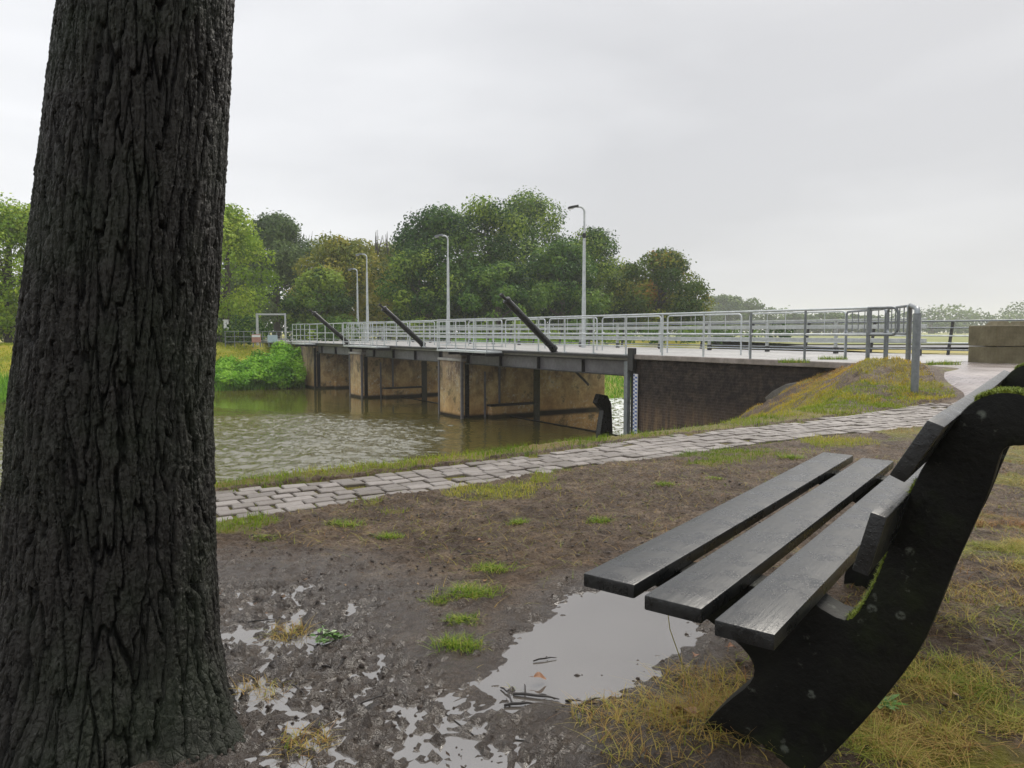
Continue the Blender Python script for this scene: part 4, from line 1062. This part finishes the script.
for (ta, tb, tc, lab) in ((TA+.1, 16.3, 10.39, 'dark steel flap gate in the opening next to the near abutment'), (18.4, 26.7, 19.74, 'dark steel flap gate in the middle opening'), (28.6, 34.2, 28.8, 'dark steel flap gate in the farthest opening')):
    e = empty('weir_gate', W((ta+tb)/2, 2.1, ZW-1)); tag(e, lab, 'gate', 'flap gates under the bridge')
    e.location = (0,0,0)
    m = MB(); L_ = [W(ta, 1.96, ZW+.02), W(ta, 2.04, ZW+.02), W(ta, 2.9, -4.2), W(ta, 2.8, -4.2)]; m.prism(L_, W(tb,0)-W(ta,0)); m.build('flap', DARKST, e)
    tq = max(tc, ta+.3)
    m = MB()
    L_ = [W(tq-.12, 1.75, ZW+1.28), W(tq-.12, 2.05, ZW+1.22), W(tq-.12, 2.22, ZW+.95), W(tq-.12, 2.30, ZW-.2), W(tq-.12, 1.72, ZW-.2), W(tq-.12, 1.90, ZW+.75), W(tq-.12, 1.62, ZW+1.0)]
    m.prism(L_, W(.24,0)-W(0,0)); m.build('lever_arm', BLACK, e, .02)

# staff gauge
e = empty('water_gauge', W(TA+.12, -.09, 0)); tag(e, 'blue and white water level gauge beside a steel post at the abutment corner', 'gauge')
e.location = (0,0,0)
n = NT('gauge_marks'); se = n.n('ShaderNodeSeparateXYZ'); n.l(n.tc.outputs['Object'], se.inputs[0])
q = n.math('MODULO', n.math('ADD', se.outputs['Z'], 10), .10); q = n.math('GREATER_THAN', q, .05)
GAUGE = n.set(n.mix(q, (.66,.70,.78), (.10,.15,.38)), .4)
m = MB(); m.wbox(TA+.18, TA+.32, -.14, -.02, -4.4, ZD-.18); m.build('post', GALVD, e, .006)
m = MB(); m.wbox(TA-.13, TA+.03, -.060, -.034, -4.0, ZD-.50); m.build('scale_board', WHITEP, e, .003)
m = MB()
z = -3.9
while z < ZD-.56:
    m.wbox(TA-.125, TA-.04, -.066, -.0605, z, z+.05); m.wbox(TA-.03, TA+.02, -.066, -.0605, z+.05, z+.10); z += .10
BLUE2 = mat_simple('gauge_blue', (.07,.11,.30), (.10,.16,.38), 10, (.4,.5), .0005)
m.build('scale_marks', BLUE2, e)

# street lamps
def lamp(x, y, h, rz, lab, z0=ZD, head='slim', sensor=False):
    e = empty('street_lamp', (x, y, z0), rz); tag(e, lab, 'street lamp', 'street lamps along the bridge road')
    rr_ = .20
    m = MB(); m.tube([(0,0,0),(0,0,h*.36)], [.085,.08], 12); m.tube([(0,0,h*.36),(0,0,h*.80)], [.072,.055], 12)
    pts = [(0,0,h*.79),(0,0,h-rr_)]+[(-rr_+rr_*math.cos(a), 0, h-rr_+rr_*math.sin(a)) for a in np.linspace(.15, math.pi/2, 7)]+[(-rr_-.10,0,h-.01)]
    m.tube(pts, .038, 10); m.build('pole', GALV, e, 0, True)
    L = MB(); c = Vector((-rr_-.24, 0, h-.04)); ax = Vector((.56,0,.12))
    L.prism([c+Vector((.20,-.05,.03)), c+Vector((.20,.05,.03)), c+Vector((-.04,.11,-.02)), c+Vector((-.20,.08,-.06)), c+Vector((-.20,-.08,-.06)), c+Vector((-.04,-.11,-.02))], (0,0,.085))
    hd = L.build('lamp_head', DARKST if head == 'dark' else GALVD, e, .02, True)
    m = MB(); m.box(c+Vector((-.08,0,-.045)), (.18,0,.03), (0,.13,0), (0,0,.03)); m.build('lens', GLASS, hd, .008)
    if sensor:
        m = MB(); m.tube([(0,-.0,h*.80),(-.26,0,h*.80)], .012, 6); m.tube([(0,0,h*.795),(.30,0,h*.795)], .014, 6); m.tube([(0,0,h*.78),(0,0,h*.815)], .07, 10); m.build('bracket', DARKST, e, 0, True)
    return e
lamp(tp(583.5,29.2), 29.2, 5.33, R(12), 'nearest and tallest street lamp with a dark drooping head', head='dark', sensor=True)
lamp(tp(448.5,37.4), 37.4, 5.28, R(10), 'street lamp standing over the middle of the bridge, before the dark trees')
lamp(tp(368,45), 45, 5.15, R(5), 'street lamp near the far end, right of the smallest one')
lamp(tp(358.3,53), 53, 4.95, R(-5), 'smallest and farthest street lamp')

# concrete blocks by the road
for k, (z, lab) in enumerate(((.265, 'mossy concrete block at the bottom of the stack by the road'), (.675, 'upper mossy concrete block with studded top by the road'))):
    m = MB(); L = 2.0; e = empty('concrete_block', (9.2, 14.45, z-.03), R(4)); tag(e, lab, 'concrete block', 'stacked concrete blocks')
    m.box((L/2, .4, .20), (L+.02*k,0,0), (0,.8,0), (0,0,.40)); m.build('body', BLOCK, e, .02)
    if k == 1:
        for q in range(4):
            c = Vector((.32+q*.46, .4, .40)); s = .17; tq = .11
            m = MB(); m.add([c+Vector((a*s, b*s, .0)) for a, b in ((-1,-1),(1,-1),(1,1),(-1,1))]+[c+Vector((a*tq, b*tq, .085)) for a, b in ((-1,-1),(1,-1),(1,1),(-1,1))], [(0,1,5,4),(1,2,6,5),(2,3,7,6),(3,0,4,7),(4,5,6,7)])
            m.build('stud', BLOCK, e, .01)
# tufts along the road seam
for (x, y, lab) in ((7.9, 13.9, 'grass tuft in the road seam left of the concrete blocks'), (7.0, 16.6, 'grass tuft at the kerb behind the bridge railing'), (5.55, 14.95, 'grass tuft on the walkway near the railing end')):
    e = empty('roadside_tuft', (x, y, .32)); tag(e, lab, 'grass tuft', 'grass tufts on the road')
    N = 260; a = rng.uniform(0,6.28,N); q = .22*np.sqrt(rng.uniform(0,1,N))
    blades('blades', np.stack([q*np.cos(a)*1.5, q*np.sin(a)*.5, 0*a], 1), .10, .012, TUFT, .7, e)

# cracked slabs on the slope
for (t, o_, w_, l_, rz, lab) in ((2.55, -.50, 1.0, 1.5, .15, 'large cracked stone slab lying on the slope against the brick wall'), (1.55, -.38, .7, .9, -.3, 'smaller broken slab higher on the slope by the wall'), (3.9, -.6, 1.2, 1.5, .1, 'lower stone slab near the water on the slope')):
    p = W(t, o_); z = float(base_h(p.x, p.y))
    sv_ = []; nn = 7
    r_ = random.Random(int(t*10))
    for i in range(nn):
        a = 2*math.pi*i/nn; sv_.append(((math.cos(a)*l_/2)*r_.uniform(.8,1.1), (math.sin(a)*w_/2)*r_.uniform(.8,1.1), 0))
    m = MB(); m.prism(sv_, (0,0,.16)); o = m.build('stone_slab', SLAB, None, .02)
    o.location = (p.x, p.y, z-.04)
    zax = Vector((TB[0]*.46, TB[1]*.46, .88)).normalized(); xax = Vector((TB[0],TB[1],0)); xax = (xax-zax*xax.dot(zax)).normalized(); yax = zax.cross(xax)
    o.matrix_world = Matrix.Translation((p.x, p.y, gz(p.x, p.y)-.09)) @ Matrix((xax, yax, zax)).transposed().to_4x4() @ Matrix.Rotation(rz, 4, 'Z')
    tag(o, lab, 'stone slab', 'broken slabs on the slope')

# portal and boards on the far bank
Yp = 47.0
def FX(px_): return tp(px_, Yp)
z0 = .1
e = empty('portal_frame', (FX(272), Yp, z0)); tag(e, 'white steel portal frame standing at the far end of the bridge', 'portal')
H_ = (332-313.5)/760*Yp+.92-z0; w_ = FX(286.5)-FX(258.5)
m = MB(); m.box((-w_/2,0,H_/2), (.12,0,0), (0,.12,0), (0,0,H_)); m.build('upright', WHITEG, e, .01)
m = MB(); m.box((w_/2,0,H_/2), (.09,0,0), (0,.09,0), (0,0,H_)); m.build('upright', WHITEG, e, .01)
m = MB(); m.box((0,0,H_-.06), (w_-.124,0,0), (0,.11,0), (0,0,.10)); m.build('crossbar', WHITEG, e, .01)
for (a, w_, h_, mt, lab, nm) in ((259.5, .55, .50, REDP, 'faded red and white board under the left upright of the white portal', 'warning_board'), (275.5, .60, .45, BLUEP, 'pale blue board under the middle of the white portal', 'notice_board')):
    e = empty(nm, (FX(a), Yp-.5, z0)); tag(e, lab, 'board')
    m = MB(); m.box((0,0,.18+h_/2), (w_,0,0), (0,.05,0), (0,0,h_)); bd_ = m.build('panel', mt, e, .008)
    if mt is REDP:
        m = MB(); m.box((0,-.031,.18+h_*.78), (w_*.9,0,0), (0,.012,0), (0,0,h_*.25)); m.build('stripe', WHITEP, bd_)
    for s in (-1,1): m = MB(); m.box((s*w_*.4,.05,.35), (.05,0,0), (0,.05,0), (0,0,.9)); m.build('leg', GALVD, e)
e = empty('bank_fence'); tag(e, 'thin grey fence on the far bank behind the white portal', 'fence')
k = 222
while k < 292:
    m = MB(); m.tube([(FX(k), Yp+.6, 0), (FX(k), Yp+.6, .98)], .025, 6); m.build('post', GALVD, e, 0, True); k += 9.5
for z in (.95, .62, .30):
    m = MB(); m.tube([(FX(222), Yp+.6, z), (FX(291), Yp+.6, z)], .02, 6); m.build('rail', GALVD, e, 0, True)
e = empty('white_post', (tp(227,52), 52, .1)); tag(e, 'short white post among the shrubs beside the big trunk', 'post')
MB().box((0,0,.8), (.28,0,0), (0,.2,0), (0,0,1.6)).build('body', WHITEP, e, .02)
MB().box((0,0,1.63), (.36,0,0), (0,.28,0), (0,0,.05)).build('cap', WHITEP, e, .01)

# distant lane and dry verge on the plain beyond the bridge
def band(name, y0, y1, z, mat, x0=2, x1=400, sk=.25):
    quadsheet(name, [(x0, y0+sk*0), (x1, y0), (x1, y1), (x0, y1)], z, mat)
band('dry_verge', 22.5, 27, .29, DRY, 11.5, 60)
band('lane', 31, 36, .30, DARKASPH, 13, 500)
band('meadow', 42, 300, .25, FIELD, 16, 900)

# ------------------------------------------------------------ BENCH
th = math.atan((1060-512)/760)
DD = Vector((math.sin(th), math.cos(th), 0)); PP = Vector((-math.cos(th), math.sin(th), 0))
bench = empty('park_bench', (0.55, 1.35, 0)); tag(bench, 'wet dark slatted park bench with mossy concrete supports in the right foreground', 'bench')
def B(s, p, z): return DD*s+PP*p+Vector((0,0,z))-Vector((0.55,1.35,0))
def slat(s0, s1, quad, label=None):
    """quad: four (p,z) corners; swept from s0 to s1, slightly crowned and subdivided"""
    m = MB(); n_ = 14
    V = []; 
    for i in range(n_+1):
        s = s0+(s1-s0)*i/n_
        sag = -.0015*math.sin(math.pi*i/n_)
        V += [B(s, p, z+sag) for p, z in quad]
    Fc = [(0,1,2,3)[::-1], tuple(4*n_+k for k in (0,1,2,3))]
    for i in range(n_):
        for k in range(4): Fc.append((4*i+k, 4*i+(k+1) % 4, 4*i+4+(k+1) % 4, 4*i+4+k))
    m.add(V, Fc); return m
T_ = .028
def flat(p0, p1, z0, z1): return [(p0, z0), (p1, z1), (p1, z1-T_), (p0, z0-T_)]
slat(1.285, 3.17, flat(.752, .640, .442, .440)).build('seat_slat', WOOD, bench, .004, True)
slat(1.245, 3.13, flat(.600, .490, .440, .438)).build('seat_slat', WOOD, bench, .004, True)
slat(1.205, 3.10, flat(.452, .352, .440, .438)).build('seat_slat', WOOD, bench, .004, True)
slat(1.281, 3.14, [(.157,.789),(.134,.780),(.185,.690),(.207,.700)]).build('back_slat', WOOD, bench, .003, True)
slat(1.281, 3.14, [(.231,.639),(.207,.633),(.232,.535),(.256,.541)]).build('back_slat', WOOD, bench, .003, True)
# concrete side supports: outline in (p,z)
out = [(.74,.412),(.37,.409),(.365,.397),(.312,.376),(.292,.388),(.272,.430),(.262,.455),(.246,.505),(.232,.560),(.222,.600),(.206,.640),(.186,.690),(.160,.735),(.136,.780),(.120,.800),
       (.100,.814),(.075,.821),(.048,.819),(.022,.806),(.006,.785),(.004,.762),(.018,.742),(.040,.733),(.062,.731),(.072,.722),(.077,.700),(.086,.655),(.101,.608),(.117,.560),(.137,.500),(.158,.425),(.178,.360),(.214,.288),(.262,.205),(.322,.112),(.366,.050),(.392,0),(.40,-.14),
       (.60,-.14),(.60,.0),(.598,.060),(.572,.106),(.525,.163),(.490,.200),(.477,.228),(.482,.256),(.515,.286),(.565,.312),(.64,.345),(.72,.375),(.745,.392)]
def smooth_loop(L, it=1):
    for _ in range(it):
        N = len(L); q = []
        for i in range(N):
            a = L[i]; b = L[(i+1) % N]; q.append((a[0]*.75+b[0]*.25, a[1]*.75+b[1]*.25)); q.append((a[0]*.25+b[0]*.75, a[1]*.25+b[1]*.75))
        L = q
    return L
out = smooth_loop(out, 1)
for s0, lab in ((1.50, 'near bench support, thick with moss on its top'), (2.87, None)):
    m = MB(); m.prism([B(s0, p, z) for p, z in out], DD*.085)
    sup = m.build('support', SUPPORT, bench, .006, True, 2)
    if lab: sup['label'] = lab
    # moss cushions: tiny blades on the upward edges
    pts = []
    edge = [(i, out[i], out[(i+1) % len(out)]) for i in range(len(out))]
    for i, a, b in edge:
        dz_ = b[1]-a[1]; dp = b[0]-a[0]; L = math.hypot(dp, dz_)
        if L < 1e-5: continue
        up_ = (-dp)/L     # outward z component for this orientation
        ok = (a[1] > .765 and a[0] < .115 and up_ > .0) or (.372 < a[1] < .64 and a[0] < .325 and a[0] > .205)
        if ok:
            for q in range(int(L*26000 if a[1] > .7 else L*20000)):
                u = random.random(); v = random.random()*.085
                if a[1] < .7 and v > .085*(.75 if a[1] < .45 else .5): continue
                pts.append(tuple(B(s0+v, a[0]+dp*u, a[1]+dz_*u)))
    pts = np.array(pts); 
    blades('moss', pts+np.array([0,0,.003]), .0075, .0035, MOSS, .9, sup)
# stalk hanging to the seat
cx, cy = ground_at(700, 742)
m = MB(); m.tube([(cx,cy,0.0),(cx-.012,cy+.03,.10),(cx-.05,cy+.10,.22),(cx-.062,cy+.13,.34),(cx-.058,cy+.135,.40)], [.0016,.0014,.0011,.0009,.0006], 5)
o = m.build('grass_stalk', GRASSD, None, 0, True); tag(o, 'single tall dry grass stalk rising to the seat corner', 'grass stalk')
a_ = o.data.attributes.new('rnd', 'FLOAT', 'POINT'); a_.data.foreach_set('value', [.5]*len(o.data.vertices))
# broad-leaved weed by the bench foot
cx, cy = ground_at(880, 712)
e = empty('broadleaf_weed', (cx, cy, gz(cx, cy))); tag(e, 'small broad leaved green weed right of the bench foot', 'weed')
m = MB()
for k in range(11):
    a = k*2.4; leafcard(m, (0,0,.006), (math.cos(a), math.sin(a), .35), (0,0,1), .045+.01*(k % 3), .018)
m.build('leaves', SPR, e)

# ------------------------------------------------------------ HAZE
hz = bpy.data.materials.new('haze_air'); hz.use_nodes = True; nt = hz.node_tree
nt.nodes.remove(nt.nodes['Principled BSDF']); pv = nt.nodes.new('ShaderNodeVolumePrincipled')
pv.inputs['Color'].default_value = (.95,.96,.98,1); pv.inputs['Density'].default_value = .0007; pv.inputs['Anisotropy'].default_value = .2
nt.links.new(pv.outputs[0], nt.nodes['Material Output'].inputs['Volume'])
HAZE_ON = True
if HAZE_ON:
    m = MB(); m.box((0, 1960, 9), (5200,0,0), (0,4100,0), (0,0,31)); o = m.build('haze', hz); tag(o, kind='stuff'); tag(o, 'pale damp air over the river and the plain', 'haze')

# ------------------------------------------------------------ WORLD, SUN, CAMERA
SUN_EL, SUN_AZ = R(48), R(35)   # azimuth measured clockwise from +Y
w = bpy.data.worlds.new('World'); sc.world = w; w.use_nodes = True; nt = w.node_tree; nt.nodes.clear()
outp = nt.nodes.new('ShaderNodeOutputWorld'); bg = nt.nodes.new('ShaderNodeBackground'); nt.links.new(bg.outputs[0], outp.inputs[0])
sky = nt.nodes.new('ShaderNodeTexSky'); sky.sky_type = 'NISHITA'; sky.sun_disc = False; sky.sun_elevation = SUN_EL; sky.sun_rotation = SUN_AZ
sky.air_density = 1; sky.dust_density = 4
tc = nt.nodes.new('ShaderNodeTexCoord')
mp = nt.nodes.new('ShaderNodeMapping'); mp.inputs['Scale'].default_value = (1,1,3.2); mp.inputs['Location'].default_value = (.7,.2,.4); nt.links.new(tc.outputs['Generated'], mp.inputs[0])
nz = nt.nodes.new('ShaderNodeTexNoise'); nz.inputs['Scale'].default_value = 1.5; nz.inputs['Detail'].default_value = 5; nz.inputs['Roughness'].default_value = .5; nz.inputs['Distortion'].default_value = .3; nt.links.new(mp.outputs[0], nz.inputs['Vector'])
cr = nt.nodes.new('ShaderNodeValToRGB'); cr.color_ramp.elements[0].position = .32; cr.color_ramp.elements[0].color = (.560,.567,.588,1); cr.color_ramp.elements[1].position = .70; cr.color_ramp.elements[1].color = (.745,.752,.768,1)
nt.links.new(nz.outputs['Fac'], cr.inputs[0])
# brighter towards the left (west) and overhead-right darker bank
sx = nt.nodes.new('ShaderNodeSeparateXYZ'); nt.links.new(tc.outputs['Generated'], sx.inputs[0])
mr = nt.nodes.new('ShaderNodeMapRange'); mr.inputs[1].default_value = -.5; mr.inputs[2].default_value = .15; mr.inputs[3].default_value = 1.25; mr.inputs[4].default_value = 1.0; nt.links.new(sx.outputs['X'], mr.inputs[0])
sc1 = nt.nodes.new('ShaderNodeVectorMath'); sc1.operation = 'SCALE'; nt.links.new(cr.outputs[0], sc1.inputs[0]); nt.links.new(mr.outputs[0], sc1.inputs['Scale'])
zr_ = nt.nodes.new('ShaderNodeMapRange'); zr_.inputs[1].default_value = .40; zr_.inputs[2].default_value = .95; zr_.inputs[3].default_value = 1.0; zr_.inputs[4].default_value = 2.3; nt.links.new(sx.outputs['Z'], zr_.inputs[0])
sc3 = nt.nodes.new('ShaderNodeVectorMath'); sc3.operation = 'SCALE'; nt.links.new(sc1.outputs[0], sc3.inputs[0]); nt.links.new(zr_.outputs[0], sc3.inputs['Scale']); sc1 = sc3
SKY_K = 10.0
sc2 = nt.nodes.new('ShaderNodeVectorMath'); sc2.operation = 'SCALE'; nt.links.new(sc1.outputs[0], sc2.inputs[0]); sc2.inputs['Scale'].default_value = SKY_K
mx = nt.nodes.new('ShaderNodeMix'); mx.data_type = 'RGBA'; mx.inputs[0].default_value = .94
nt.links.new(sky.outputs[0], mx.inputs[6]); nt.links.new(sc2.outputs[0], mx.inputs[7]); nt.links.new(mx.outputs[2], bg.inputs['Color']); bg.inputs['Strength'].default_value = .1
ld = bpy.data.lights.new('sun', 'SUN'); ld.energy = 1.8; ld.angle = R(25); ld.color = (1,.94,.84)
lo = bpy.data.objects.new('sun', ld); COL.objects.link(lo)
dv = -Vector((math.sin(SUN_AZ)*math.cos(SUN_EL), math.cos(SUN_AZ)*math.cos(SUN_EL), math.sin(SUN_EL)))
lo.rotation_euler = dv.to_track_quat('-Z', 'Y').to_euler(); lo.location = (0,0,30)

cd = bpy.data.cameras.new('camera'); cam = bpy.data.objects.new('camera', cd); COL.objects.link(cam)
cd.sensor_width = 36; cd.lens = 760/1024*36; cd.clip_start = .05; cd.clip_end = 6000
cam.location = (0,0,.92); cam.rotation_euler = (R(90)-math.atan(52/760), 0, 0); sc.camera = cam
sc.view_settings.view_transform = 'Standard'; sc.view_settings.look = 'None'; sc.view_settings.exposure = .25; sc.view_settings.gamma = 1
sc.cycles.volume_bounces = 1; sc.cycles.max_bounces = 8; sc.cycles.diffuse_bounces = 3; sc.cycles.transparent_max_bounces = 8
sc.cycles.use_denoising = True
